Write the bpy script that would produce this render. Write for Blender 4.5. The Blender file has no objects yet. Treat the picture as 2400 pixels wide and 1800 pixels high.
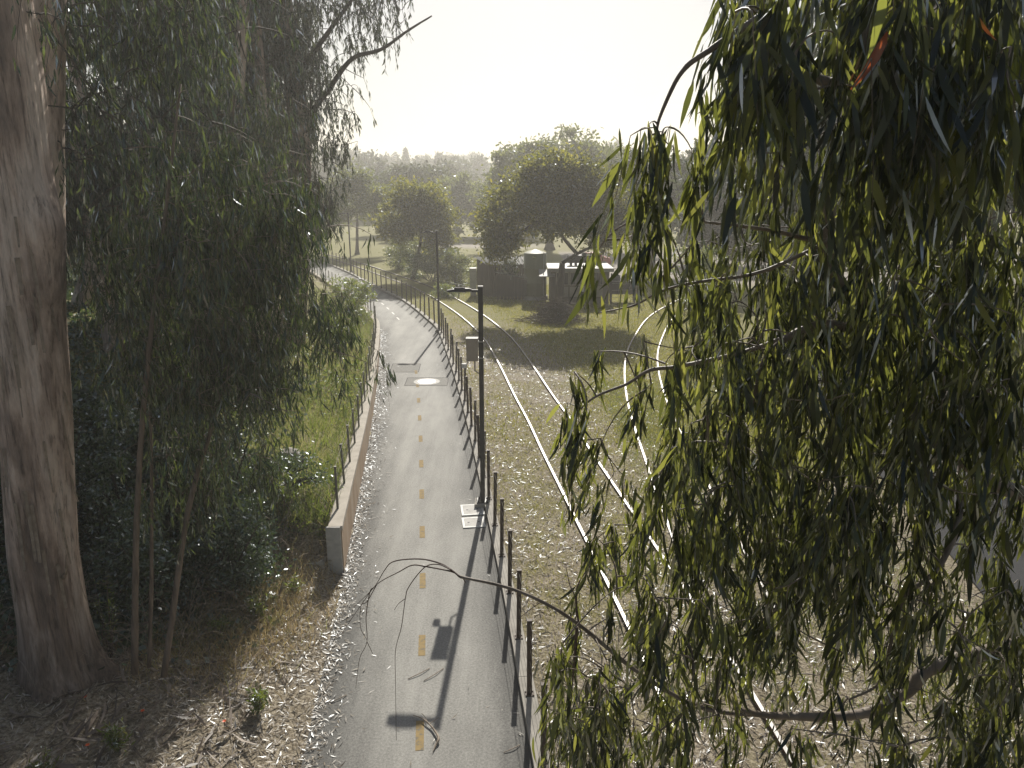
import bpy, math, random
import numpy as np
from mathutils import Vector, Matrix

R = math.radians
rng = np.random.default_rng(11)
random.seed(5)
scene = bpy.context.scene
COL = scene.collection

# ------------------------------------------------------------------ camera, sky, sun, exposure
CAM_H = 8.0
PITCH = math.atan(460 / 1700.0)
cam_d = bpy.data.cameras.new('camera')
cam_d.sensor_width = 36.0
cam_d.lens = 36.0 * 1700 / 2400
cam_d.clip_start = 0.05
cam_d.clip_end = 6000
cam = bpy.data.objects.new('camera', cam_d)
cam.location = (0, 0, CAM_H)
cam.rotation_euler = (R(90) - PITCH, 0, 0)
COL.objects.link(cam)
scene.camera = cam

SUN_EL, SUN_AZ = R(35.2), R(2.8)
world = bpy.data.worlds.new('World')
scene.world = world
world.use_nodes = True
wn = world.node_tree
sky = wn.nodes.new('ShaderNodeTexSky')
sky.sky_type = 'NISHITA'
sky.sun_disc = False
sky.sun_elevation = SUN_EL
sky.sun_rotation = SUN_AZ
sky.air_density = 1.0
sky.dust_density = 1.2
sky.ozone_density = 1.0
bg = wn.nodes['Background']
bg.inputs['Strength'].default_value = 0.05
wn.links.new(sky.outputs[0], bg.inputs['Color'])

sun_d = bpy.data.lights.new('sun', 'SUN')
sun_d.energy = 5.0
sun_d.angle = R(0.5)
sun_d.color = (1.0, 0.95, 0.86)
sun = bpy.data.objects.new('sun', sun_d)
SUN_DIR = Vector((math.sin(SUN_AZ) * math.cos(SUN_EL), math.cos(SUN_AZ) * math.cos(SUN_EL), math.sin(SUN_EL)))
sun.rotation_euler = SUN_DIR.to_track_quat('Z', 'Y').to_euler()
sun.location = (0, 0, 60)
COL.objects.link(sun)

vs = scene.view_settings
vs.view_transform = 'Standard'
vs.look = 'None'
vs.exposure = 0.29
vs.gamma = 1.0
cy = scene.cycles
cy.max_bounces = 6
cy.diffuse_bounces = 3
cy.glossy_bounces = 2
cy.transmission_bounces = 4
cy.transparent_max_bounces = 6
cy.volume_bounces = 1
cy.sample_clamp_indirect = 3.0
cy.sample_clamp_direct = 2.5
cy.use_denoising = True

# ------------------------------------------------------------------ materials
MATS = {}

def new_mat(name):
    m = bpy.data.materials.new(name)
    m.use_nodes = True
    nt = m.node_tree
    nt.nodes.clear()
    out = nt.nodes.new('ShaderNodeOutputMaterial')
    MATS[name] = m
    return m, nt, out

def N(nt, t, **kw):
    n = nt.nodes.new(t)
    for k, v in kw.items():
        if k.startswith('i_'):
            n.inputs[k[2:].replace('_', ' ')].default_value = v
        else:
            setattr(n, k, v)
    return n

def ramp(nt, fac, stops):
    r = nt.nodes.new('ShaderNodeValToRGB')
    while len(r.color_ramp.elements) < len(stops):
        r.color_ramp.elements.new(0.5)
    for e, (p, c) in zip(r.color_ramp.elements, stops):
        e.position = p
        e.color = (*c, 1)
    nt.links.new(fac, r.inputs[0])
    return r

def noise(nt, scale, detail=4, rough=0.55, vec=None, scl=None):
    n = nt.nodes.new('ShaderNodeTexNoise')
    n.inputs['Scale'].default_value = scale
    n.inputs['Detail'].default_value = detail
    n.inputs['Roughness'].default_value = rough
    if vec is None:
        tc = nt.nodes.new('ShaderNodeTexCoord')
        vec = tc.outputs['Object']
    if scl is not None:
        mp = nt.nodes.new('ShaderNodeMapping')
        mp.inputs['Scale'].default_value = scl
        nt.links.new(vec, mp.inputs[0])
        vec = mp.outputs[0]
    nt.links.new(vec, n.inputs['Vector'])
    return n

def principled(name, stops, scale=6, rough=0.7, metal=0.0, bump=0.0, bscale=None, detail=5, scl=None, spec=0.5, bdist=0.02):
    m, nt, out = new_mat(name)
    b = nt.nodes.new('ShaderNodeBsdfPrincipled')
    b.inputs['Roughness'].default_value = rough
    b.inputs['Metallic'].default_value = metal
    b.inputs['Specular IOR Level'].default_value = spec
    n = noise(nt, scale, detail, scl=scl)
    r = ramp(nt, n.outputs[0], stops)
    nt.links.new(r.outputs[0], b.inputs['Base Color'])
    if bump:
        n2 = noise(nt, bscale or scale * 4, 6, scl=scl)
        bp = N(nt, 'ShaderNodeBump')
        bp.inputs['Strength'].default_value = bump
        bp.inputs['Distance'].default_value = bdist
        nt.links.new(n2.outputs[0], bp.inputs['Height'])
        nt.links.new(bp.outputs[0], b.inputs['Normal'])
    nt.links.new(b.outputs[0], out.inputs[0])
    return m

def leaf_mat(name, stops, tstops, trans=0.5, gloss=0.08, rough=0.3):
    """two sided leaf: diffuse + light shining through + waxy gloss; colour from the leaf's own random value"""
    m, nt, out = new_mat(name)
    at = N(nt, 'ShaderNodeAttribute', attribute_name='rnd')
    oi = N(nt, 'ShaderNodeObjectInfo')
    ad = N(nt, 'ShaderNodeMath', operation='ADD')
    nt.links.new(at.outputs['Fac'], ad.inputs[0])
    nt.links.new(oi.outputs['Random'], ad.inputs[1])
    fr = N(nt, 'ShaderNodeMath', operation='FRACT')
    nt.links.new(ad.outputs[0], fr.inputs[0])
    c1 = ramp(nt, fr.outputs[0], stops)
    c2 = ramp(nt, fr.outputs[0], tstops)
    d = N(nt, 'ShaderNodeBsdfDiffuse')
    t = N(nt, 'ShaderNodeBsdfTranslucent')
    g = N(nt, 'ShaderNodeBsdfGlossy')
    g.inputs['Roughness'].default_value = rough
    g.inputs['Color'].default_value = (0.9, 0.95, 1.0, 1)
    nt.links.new(c1.outputs[0], d.inputs[0])
    nt.links.new(c2.outputs[0], t.inputs[0])
    mx = N(nt, 'ShaderNodeMixShader'); mx.inputs[0].default_value = trans
    nt.links.new(d.outputs[0], mx.inputs[1]); nt.links.new(t.outputs[0], mx.inputs[2])
    lw = N(nt, 'ShaderNodeLayerWeight'); lw.inputs[0].default_value = 0.25
    ml = N(nt, 'ShaderNodeMath', operation='MULTIPLY_ADD')
    nt.links.new(lw.outputs['Fresnel'], ml.inputs[0]); ml.inputs[1].default_value = 0.35; ml.inputs[2].default_value = gloss
    mg = N(nt, 'ShaderNodeMixShader')
    nt.links.new(ml.outputs[0], mg.inputs[0])
    nt.links.new(mx.outputs[0], mg.inputs[1]); nt.links.new(g.outputs[0], mg.inputs[2])
    nt.links.new(mg.outputs[0], out.inputs[0])
    return m

leaf_mat('euc_leaf', [(0, (.012, .02, .010)), (.5, (.022, .033, .012)), (.9, (.038, .05, .015)), (1, (.06, .065, .02))],
         [(0, (.025, .032, .01)), (.42, (.10, .11, .022)), (.78, (.30, .335, .06)), (1, (.58, .58, .11))], trans=.42, gloss=.03, rough=.3)
leaf_mat('euc_leaf_bright', [(0, (.07, .09, .02)), (1, (.12, .13, .03))], [(0, (.36, .42, .06)), (1, (.45, .48, .08))], trans=.55, gloss=.03)
leaf_mat('euc_leaf_red', [(0, (.25, .06, .02)), (1, (.3, .09, .03))], [(0, (.75, .12, .03)), (1, (.8, .2, .05))], trans=.6, gloss=.03)
leaf_mat('sapling_leaf', [(0, (.025, .042, .024)), (.6, (.04, .064, .03)), (1, (.075, .1, .035))],
         [(0, (.03, .05, .018)), (.6, (.075, .11, .03)), (1, (.24, .30, .06))], trans=.36, gloss=.055, rough=.25)
leaf_mat('tall_euc_leaf', [(0, (.03, .045, .028)), (1, (.065, .085, .045))],
         [(0, (.04, .058, .025)), (1, (.13, .16, .055))], trans=.33, gloss=.05, rough=.3)
leaf_mat('oak_leaf', [(0, (.03, .04, .014)), (.7, (.05, .06, .02)), (1, (.09, .095, .026))],
         [(0, (.2, .22, .03)), (.7, (.36, .36, .05)), (1, (.55, .48, .08))], trans=.5, gloss=.008, rough=.6)
leaf_mat('willow_leaf', [(0, (.045, .07, .025)), (1, (.1, .12, .045))],
         [(0, (.18, .22, .05)), (1, (.34, .36, .09))], trans=.5, gloss=.006, rough=.6)
leaf_mat('dark_leaf', [(0, (.02, .032, .016)), (1, (.045, .06, .026))],
         [(0, (.05, .07, .02)), (1, (.14, .17, .04))], trans=.36, gloss=.006, rough=.6)
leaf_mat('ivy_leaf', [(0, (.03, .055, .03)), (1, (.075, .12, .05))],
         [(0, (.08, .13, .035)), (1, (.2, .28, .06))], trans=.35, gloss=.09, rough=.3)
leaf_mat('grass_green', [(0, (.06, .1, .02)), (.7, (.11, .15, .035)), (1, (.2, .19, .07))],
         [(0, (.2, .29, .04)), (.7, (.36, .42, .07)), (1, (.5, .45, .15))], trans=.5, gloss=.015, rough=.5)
leaf_mat('grass_lawn', [(0, (.11, .12, .02)), (.7, (.18, .17, .035)), (1, (.3, .25, .08))],
         [(0, (.42, .44, .04)), (.7, (.58, .54, .07)), (1, (.66, .54, .16))], trans=.42, gloss=.01, rough=.5)
leaf_mat('grass_dry', [(0, (.3, .22, .11)), (.7, (.45, .34, .18)), (1, (.22, .24, .06))],
         [(0, (.6, .45, .2)), (.7, (.75, .58, .3)), (1, (.45, .5, .1))], trans=.4, gloss=.01, rough=.5)
leaf_mat('litter', [(0, (.13, .095, .055)), (.3, (.28, .22, .145)), (.65, (.47, .395, .295)), (1, (.7, .63, .53))],
         [(0, (.1, .06, .03)), (1, (.3, .2, .12))], trans=.2, gloss=.1, rough=.4)
leaf_mat('bark_litter', [(0, (.07, .05, .035)), (1, (.3, .23, .17))], [(0, (.05, .03, .02)), (1, (.1, .07, .04))], trans=.05, gloss=.04, rough=.5)

def asphalt(name, c0, c1, rough, edge=0.0):
    m, nt, out = new_mat(name)
    b = N(nt, 'ShaderNodeBsdfPrincipled')
    b.inputs['Specular IOR Level'].default_value = 0.22
    big = noise(nt, .5, 5, .65, scl=(1.6, .5, 1))
    fine = noise(nt, 26, 7, .9)
    streak = noise(nt, 1.6, 4, .6, scl=(1.6, .06, 1))
    mx = N(nt, 'ShaderNodeMath', operation='MULTIPLY_ADD')
    nt.links.new(fine.outputs[0], mx.inputs[0]); mx.inputs[1].default_value = 1.3
    bs = N(nt, 'ShaderNodeMath', operation='MULTIPLY'); bs.inputs[1].default_value = .6
    nt.links.new(big.outputs[0], bs.inputs[0]); nt.links.new(bs.outputs[0], mx.inputs[2])
    m2 = N(nt, 'ShaderNodeMath', operation='MULTIPLY_ADD')
    nt.links.new(streak.outputs[0], m2.inputs[0]); m2.inputs[1].default_value = .3
    nt.links.new(mx.outputs[0], m2.inputs[2])
    at = N(nt, 'ShaderNodeAttribute', attribute_name='verge')      # dirt gathered along the edges of the paving
    m3 = N(nt, 'ShaderNodeMath', operation='MULTIPLY_ADD')
    nt.links.new(at.outputs['Fac'], m3.inputs[0]); m3.inputs[1].default_value = -edge
    nt.links.new(m2.outputs[0], m3.inputs[2])
    mr = N(nt, 'ShaderNodeMapRange')
    mr.inputs['From Min'].default_value = .78; mr.inputs['From Max'].default_value = 1.4
    nt.links.new(m3.outputs[0], mr.inputs[0])
    r = ramp(nt, mr.outputs[0], [(.0, c0), (1.0, c1)])
    nt.links.new(r.outputs[0], b.inputs['Base Color'])
    b.inputs['Roughness'].default_value = rough
    bp = N(nt, 'ShaderNodeBump'); bp.inputs['Strength'].default_value = .7; bp.inputs['Distance'].default_value = .008
    nt.links.new(fine.outputs[0], bp.inputs['Height'])
    nt.links.new(bp.outputs[0], b.inputs['Normal'])
    nt.links.new(b.outputs[0], out.inputs[0])
    return m

asphalt('path_asphalt', (.10, .098, .09), (.50, .485, .44), .68, .38)
asphalt('road_asphalt', (.03, .03, .032), (.07, .07, .072), .9)
principled('asphalt_patch', [(.3, (.17, .165, .15)), (.7, (.27, .26, .235))], 14, .75, spec=.2, bump=.3, bscale=90, bdist=.005)
principled('paint_yellow', [(.36, (.22, .19, .14)), (.46, (.32, .235, .11)), (.62, (.37, .27, .125)), (.72, (.25, .21, .15))], 11, .8, spec=.15, bump=.3, bscale=80, bdist=.003)
principled('paint_white', [(.3, (.6, .6, .56)), (.7, (.75, .74, .7))], 9, .6)
principled('concrete', [(.3, (.22, .2, .17)), (.5, (.32, .295, .25)), (.75, (.4, .37, .32))], 3, .75, bump=.25, bscale=30, bdist=.01)
principled('coping_stone', [(.3, (.42, .38, .32)), (.7, (.56, .51, .44))], 3, .8, bump=.15, bscale=30, bdist=.005, spec=.2)
principled('concrete_light', [(.3, (.4, .39, .36)), (.7, (.55, .53, .49))], 7, .7, bump=.2, bscale=40, bdist=.005)
principled('wall_rust', [(.25, (.30, .20, .125)), (.5, (.43, .31, .21)), (.75, (.5, .42, .32))], 1.6, .8, bump=.3, bscale=20, scl=(1, 1, .3), bdist=.01)
principled('post_rust', [(.3, (.035, .024, .018)), (.7, (.075, .05, .036))], 20, .6, metal=.2, bump=.2)
principled('rail_post_grey', [(.3, (.10, .10, .085)), (.7, (.18, .175, .15))], 20, .5, metal=.4)
principled('cable_steel', [(.3, (.35, .34, .3)), (.7, (.5, .48, .44))], 20, .4, metal=.8)
principled('lamp_paint', [(.3, (.022, .022, .022)), (.7, (.035, .034, .033))], 12, .42, bump=.05)
principled('box_beige', [(.3, (.36, .31, .25)), (.7, (.44, .38, .31))], 5, .55)
principled('rail_side', [(.3, (.09, .055, .035)), (.7, (.16, .1, .065))], 12, .7, metal=.3, bump=.2)
principled('rail_top', [(.3, (.26, .25, .24)), (.7, (.42, .41, .4))], 8, .45, metal=1.0, scl=(20, .3, 1))
principled('dark_timber', [(.3, (.035, .028, .022)), (.7, (.075, .06, .046))], 5, .8, bump=.4, bscale=18, scl=(3, 3, .3))
principled('shed_siding', [(.3, (.07, .055, .04)), (.7, (.12, .095, .07))], 4, .7, bump=.2, scl=(2, 2, .3))
principled('shed_panel', [(.3, (.2, .18, .14)), (.7, (.27, .245, .2))], 3, .7)
principled('roof_metal', [(.3, (.2, .2, .19)), (.7, (.34, .335, .32))], 3, .6, metal=.2, spec=.3)
principled('tank_green', [(.3, (.16, .17, .1)), (.7, (.23, .235, .15))], 2, .5, bump=.1, scl=(1, 1, .2))
principled('tank_dark', [(.3, (.03, .03, .032)), (.7, (.06, .06, .06))], 4, .5, metal=.4)
principled('dark_glass', [(.3, (.02, .022, .025)), (.7, (.03, .032, .035))], 2, .08)
principled('galvanised', [(.3, (.3, .3, .3)), (.7, (.45, .45, .44))], 6, .45, metal=.7)
principled('vehicle_red', [(.3, (.4, .05, .04)), (.7, (.5, .07, .05))], 3, .3)
principled('notice_paper', [(.3, (.7, .69, .66)), (.7, (.8, .79, .76))], 3, .8)
principled('twig', [(.3, (.055, .035, .026)), (.7, (.12, .075, .055))], 30, .6, bump=.2)
principled('branch_bark', [(.3, (.10, .075, .055)), (.55, (.2, .16, .125)), (.8, (.3, .26, .22))], 7, .55, bump=.3, scl=(1, 1, .4))
principled('sapling_bark', [(.3, (.10, .075, .055)), (.7, (.25, .19, .14))], 9, .7, bump=.4, scl=(2, 2, .25))
principled('oak_bark', [(.3, (.03, .025, .02)), (.7, (.08, .065, .05))], 6, .85, bump=.6, scl=(2, 2, .4))
principled('dead_wood', [(.3, (.18, .14, .1)), (.7, (.36, .29, .22))], 12, .7, bump=.3)
principled('brush', [(.3, (.05, .035, .022)), (.7, (.15, .11, .07))], 12, .8)
principled('flower', [(.3, (.8, .06, .02)), (.7, (.85, .16, .02))], 6, .5)
principled('gravel_lot', [(.3, (.25, .215, .18)), (.5, (.34, .3, .255)), (.7, (.42, .38, .33))], .8, .85, bump=.3, bscale=10)

def bark_mat():
    m, nt, out = new_mat('euc_bark')
    b = N(nt, 'ShaderNodeBsdfPrincipled')
    b.inputs['Roughness'].default_value = .7
    patch = noise(nt, 1.6, 6, .62, scl=(1.5, 1.5, .4))
    r = ramp(nt, patch.outputs[0], [(.32, (.22, .175, .15)), (.43, (.45, .34, .275)), (.5, (.66, .52, .43)), (.56, (.80, .67, .57)), (.66, (.50, .41, .345)), (.78, (.3, .25, .22))])
    streak = noise(nt, 6, 7, .7, scl=(3, 3, .22))
    r2 = ramp(nt, streak.outputs[0], [(.36, (.25, .23, .22)), (.47, (.85, .83, .81)), (.6, (1.0, 1.0, 1.0))])
    mx = N(nt, 'ShaderNodeMixRGB', blend_type='MULTIPLY'); mx.inputs[0].default_value = .85
    nt.links.new(r.outputs[0], mx.inputs[1]); nt.links.new(r2.outputs[0], mx.inputs[2])
    # fibrous brown stocking of bark at the foot of the trunk
    tc = N(nt, 'ShaderNodeTexCoord')
    sx = N(nt, 'ShaderNodeSeparateXYZ'); nt.links.new(tc.outputs['Object'], sx.inputs[0])
    wob = noise(nt, 2.5, 4, .6, scl=(2, 2, .3))
    ma = N(nt, 'ShaderNodeMath', operation='MULTIPLY_ADD'); nt.links.new(wob.outputs[0], ma.inputs[0]); ma.inputs[1].default_value = 3.5
    nt.links.new(sx.outputs['Z'], ma.inputs[2])
    mr = N(nt, 'ShaderNodeMapRange'); mr.inputs['From Min'].default_value = 2.6; mr.inputs['From Max'].default_value = 4.6
    mr.inputs['To Min'].default_value = 1; mr.inputs['To Max'].default_value = 0
    nt.links.new(ma.outputs[0], mr.inputs[0])
    low = ramp(nt, streak.outputs[0], [(.3, (.08, .06, .046)), (.55, (.22, .16, .12)), (.75, (.36, .27, .21))])
    m3 = N(nt, 'ShaderNodeMixRGB'); nt.links.new(mr.outputs[0], m3.inputs[0])
    nt.links.new(mx.outputs[0], m3.inputs[1]); nt.links.new(low.outputs[0], m3.inputs[2])
    nt.links.new(m3.outputs[0], b.inputs['Base Color'])
    bp = N(nt, 'ShaderNodeBump'); bp.inputs['Strength'].default_value = 1.0; bp.inputs['Distance'].default_value = .06
    nt.links.new(streak.outputs[0], bp.inputs['Height'])
    nt.links.new(bp.outputs[0], b.inputs['Normal'])
    nt.links.new(b.outputs[0], out.inputs[0])
bark_mat()

def ground_mat():
    m, nt, out = new_mat('ground')
    b = N(nt, 'ShaderNodeBsdfPrincipled')
    b.inputs['Roughness'].default_value = .85
    b.inputs['Specular IOR Level'].default_value = .3
    at = N(nt, 'ShaderNodeAttribute', attribute_name='cover')   # 0 soil and litter .. 1 grass
    ag = N(nt, 'ShaderNodeAttribute', attribute_name='gravel')
    n1 = noise(nt, 18, 6, .7)
    n2 = noise(nt, .9, 5, .6)
    litter = ramp(nt, n1.outputs[0], [(.3, (.07, .056, .038)), (.45, (.21, .17, .115)), (.58, (.39, .335, .245)), (.75, (.55, .49, .385))])
    grass = ramp(nt, n1.outputs[0], [(.3, (.07, .075, .012)), (.5, (.18, .17, .025)), (.7, (.32, .26, .06))])
    gravel = ramp(nt, n2.outputs[0], [(.3, (.26, .225, .19)), (.7, (.40, .36, .31))])
    ad = N(nt, 'ShaderNodeMath', operation='MULTIPLY_ADD')
    nt.links.new(n2.outputs[0], ad.inputs[0]); ad.inputs[1].default_value = 1.2
    nt.links.new(at.outputs['Fac'], ad.inputs[2])
    mr = N(nt, 'ShaderNodeMapRange'); mr.inputs['From Min'].default_value = .85; mr.inputs['From Max'].default_value = 1.3
    nt.links.new(ad.outputs[0], mr.inputs[0])
    mx = N(nt, 'ShaderNodeMixRGB')
    nt.links.new(mr.outputs[0], mx.inputs[0]); nt.links.new(litter.outputs[0], mx.inputs[1]); nt.links.new(grass.outputs[0], mx.inputs[2])
    m2 = N(nt, 'ShaderNodeMixRGB')
    nt.links.new(ag.outputs['Fac'], m2.inputs[0]); nt.links.new(mx.outputs[0], m2.inputs[1]); nt.links.new(gravel.outputs[0], m2.inputs[2])
    nt.links.new(m2.outputs[0], b.inputs['Base Color'])
    bp = N(nt, 'ShaderNodeBump'); bp.inputs['Strength'].default_value = .8; bp.inputs['Distance'].default_value = .04
    nt.links.new(n1.outputs[0], bp.inputs['Height'])
    nt.links.new(bp.outputs[0], b.inputs['Normal'])
    nt.links.new(b.outputs[0], out.inputs[0])
ground_mat()

# ------------------------------------------------------------------ mesh helpers
class MB:
    """collects vertices and faces (tris / quads); build() links them as one mesh object"""
    def __init__(s):
        s.v = []; s.q = []; s.t = []; s.n = 0; s.a = []
    def add(s, v, q=None, t=None, a=None):
        v = np.asarray(v, float).reshape(-1, 3)
        s.v.append(v)
        if q is not None and len(q): s.q.append(np.asarray(q, np.int64).reshape(-1, 4) + s.n)
        if t is not None and len(t): s.t.append(np.asarray(t, np.int64).reshape(-1, 3) + s.n)
        s.a.append(np.zeros(len(v)) if a is None else np.asarray(a, float))
        s.n += len(v)
        return s
    def box(s, c, d, rz=0.0, rot=None, taper=1.0):
        x, y, z = d[0] / 2, d[1] / 2, d[2] / 2
        P = np.array([(-x, -y, -z), (x, -y, -z), (x, y, -z), (-x, y, -z), (-x * taper, -y * taper, z), (x * taper, -y * taper, z), (x * taper, y * taper, z), (-x * taper, y * taper, z)])
        if rot is not None:
            P = P @ np.array(rot).T
        elif rz:
            c_, s_ = math.cos(rz), math.sin(rz)
            P = P @ np.array([[c_, -s_, 0], [s_, c_, 0], [0, 0, 1]]).T
        return s.add(P + np.array(c), [(0, 3, 2, 1), (4, 5, 6, 7), (0, 1, 5, 4), (1, 2, 6, 5), (2, 3, 7, 6), (3, 0, 4, 7)])
    def tube(s, pts, rad, seg=6, cap=True, noise_amp=0.0, a=None):
        v, q, t = tube_arr(pts, rad, seg, noise_amp, cap)
        return s.add(v, q, t, None if a is None else np.full(len(v), a))
    def strip(s, A, B):
        A = np.asarray(A, float); B = np.asarray(B, float); n = len(A)
        i = np.arange(n - 1)
        return s.add(np.concatenate([A, B]), np.stack([i, i + n, i + n + 1, i + 1], 1))
    def build(s, name, mat, parent=None, smooth=False, attr=None):
        return make_obj(name, np.concatenate(s.v), np.concatenate(s.q) if s.q else None, np.concatenate(s.t) if s.t else None, mat, parent, smooth, {'rnd': np.concatenate(s.a)} if attr else None)

def make_mesh(name, v, q, t, mat, smooth=False, attrs=None):
    me = bpy.data.meshes.new(name)
    nq = 0 if q is None else len(q); ntr = 0 if t is None else len(t)
    loops = np.concatenate([x.ravel() for x in (q, t) if x is not None and len(x)]).astype(np.int32)
    starts = np.concatenate([np.arange(nq) * 4, nq * 4 + np.arange(ntr) * 3]).astype(np.int32)
    me.vertices.add(len(v)); me.loops.add(len(loops)); me.polygons.add(nq + ntr)
    me.vertices.foreach_set('co', np.ascontiguousarray(v, np.float32).ravel())
    me.loops.foreach_set('vertex_index', loops)
    me.polygons.foreach_set('loop_start', starts)
    me.polygons.foreach_set('use_smooth', np.full(nq + ntr, bool(smooth)))
    for k, arr in (attrs or {}).items():
        me.attributes.new(k, 'FLOAT', 'POINT').data.foreach_set('value', np.asarray(arr, np.float32))
    me.update(calc_edges=True)
    me.materials.append(MATS[mat])
    return me

def make_obj(name, v, q, t, mat, parent=None, smooth=False, attrs=None):
    o = bpy.data.objects.new(name, make_mesh(name, v, q, t, mat, smooth, attrs))
    COL.objects.link(o)
    if parent is not None:
        o.parent = parent
        o.matrix_parent_inverse = parent.matrix_basis.inverted()
    return o

def tag(o, label=None, cat=None, group=None, kind=None):
    if label: o['label'] = label
    if cat: o['category'] = cat
    if group: o['group'] = group
    if kind: o['kind'] = kind
    return o

def empty(name, loc, label, cat, group=None):
    o = bpy.data.objects.new(name, None)
    o.empty_display_size = .2
    o.location = loc
    COL.objects.link(o)
    return tag(o, label, cat, group)

def norm(a):
    a = np.asarray(a, float)
    return a / np.maximum(np.linalg.norm(a, axis=-1, keepdims=True), 1e-9)

def tube_arr(pts, rad, seg=6, noise_amp=0.0, cap=True):
    pts = np.asarray(pts, float); n = len(pts)
    rad = np.broadcast_to(np.asarray(rad, float), (n,))
    T = norm(np.gradient(pts, axis=0))
    ref = np.array([0, 0, 1.0]) if abs(T[0][2]) < .9 else np.array([1.0, 0, 0])
    U = norm(np.cross(T, ref)); 
    if n > 2:
        for i in range(1, n):                      # carry the frame along
            u = U[i - 1] - T[i] * np.dot(U[i - 1], T[i])
            U[i] = u / max(np.linalg.norm(u), 1e-9)
    W = np.cross(T, U)
    ang = np.arange(seg) * 2 * math.pi / seg
    r = rad[:, None] * np.ones(seg)[None]
    if noise_amp:
        k = rng.normal(size=(n, seg)); k = (k + np.roll(k, 1, 1) + np.roll(k, 1, 0)) / 1.7
        r = r * (1 + noise_amp * k)
    v = pts[:, None] + r[..., None] * (np.cos(ang)[None, :, None] * U[:, None] + np.sin(ang)[None, :, None] * W[:, None])
    i, j = np.meshgrid(np.arange(n - 1), np.arange(seg), indexing='ij')
    a = i * seg + j; b = i * seg + (j + 1) % seg
    q = np.stack([a, b, b + seg, a + seg], -1).reshape(-1, 4)
    v = v.reshape(-1, 3); t = None
    if cap:
        v = np.concatenate([v, pts[:1], pts[-1:]])
        m = n * seg; js = np.arange(seg)
        t = np.concatenate([np.stack([np.full(seg, m), (js + 1) % seg, js], 1), np.stack([np.full(seg, m + 1), (n - 1) * seg + js, (n - 1) * seg + (js + 1) % seg], 1)])
    return v, q, t

def curve(P, n=8):
    """Catmull-Rom through the points"""
    P = np.asarray(P, float)
    Q = np.concatenate([2 * P[:1] - P[1:2], P, 2 * P[-1:] - P[-2:-1]])
    out = []
    for i in range(1, len(Q) - 2):
        t = np.linspace(0, 1, n, endpoint=False)[:, None]
        p0, p1, p2, p3 = Q[i - 1:i + 3]
        out.append(.5 * (2 * p1 + (p2 - p0) * t + (2 * p0 - 5 * p1 + 4 * p2 - p3) * t ** 2 + (3 * p1 - p0 - 3 * p2 + p3) * t ** 3))
    return np.concatenate(out + [P[-1:]])

def resample(P, step):
    P = np.asarray(P, float)
    s = np.concatenate([[0], np.cumsum(np.linalg.norm(np.diff(P, axis=0), axis=1))])
    k = np.arange(0, s[-1], step)
    return np.stack([np.interp(k, s, P[:, i]) for i in range(P.shape[1])], 1)

def smooth_line(P, k):
    P = P.copy()
    for _ in range(k):
        P[1:-1] = .25 * P[:-2] + .5 * P[1:-1] + .25 * P[2:]
    return P

ST = {5: ([0, .18, .45, .78, 1], [.12, .85, 1, .6, .04]), 3: ([0, .45, 1], [.15, 1, .1]), 2: ([0, 1], [.8, .8])}

def leaf_arr(P, D, Nn, L, W, curv, bend, st=5):
    s, w = (np.array(x, float) for x in ST[st])
    D = norm(D); Sd = norm(np.cross(D, Nn)); Nn = np.cross(Sd, D)
    n, k = len(P), len(s)
    ctr = P[:, None] + D[:, None] * (L[:, None] * s)[..., None] + Sd[:, None] * (curv[:, None] * L[:, None] * s ** 2)[..., None] + Nn[:, None] * (bend[:, None] * L[:, None] * s ** 2)[..., None]
    off = Sd[:, None] * (.5 * W[:, None] * w)[..., None]
    v = np.stack([ctr - off, ctr + off], 2).reshape(n, 2 * k, 3)
    i = np.arange(k - 1) * 2
    f = np.stack([i, i + 1, i + 3, i + 2], 1)
    q = (np.arange(n)[:, None, None] * 2 * k + f[None]).reshape(-1, 4)
    return v.reshape(-1, 3), q, 2 * k

def leaf_cloud(name, mat, P, D, Nn, L, W, curv=None, bend=None, st=3, parent=None, kind='stuff'):
    n = len(P)
    curv = rng.normal(0, .12, n) if curv is None else curv
    bend = rng.normal(0, .12, n) if bend is None else bend
    v, q, m = leaf_arr(P, D, Nn, L, W, curv, bend, st)
    o = make_obj(name, v, q, None, mat, parent, True, {'rnd': np.repeat(rng.random(n), m)})
    if kind: o['kind'] = kind
    return o

def rdir(n):
    return norm(rng.normal(size=(n, 3)))

PX, PY = math.cos(PITCH), math.sin(PITCH)
def view(P):
    """pixel (in the 2400 wide frame) and depth of world points, used only to choose which leaves get modelled one by one"""
    d = P[:, 1] * PX + (CAM_H - P[:, 2]) * PY
    return 1200 + 1700 * P[:, 0] / d, 900 - 1700 * ((P[:, 2] - CAM_H) * PX + P[:, 1] * PY) / d, d

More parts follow.
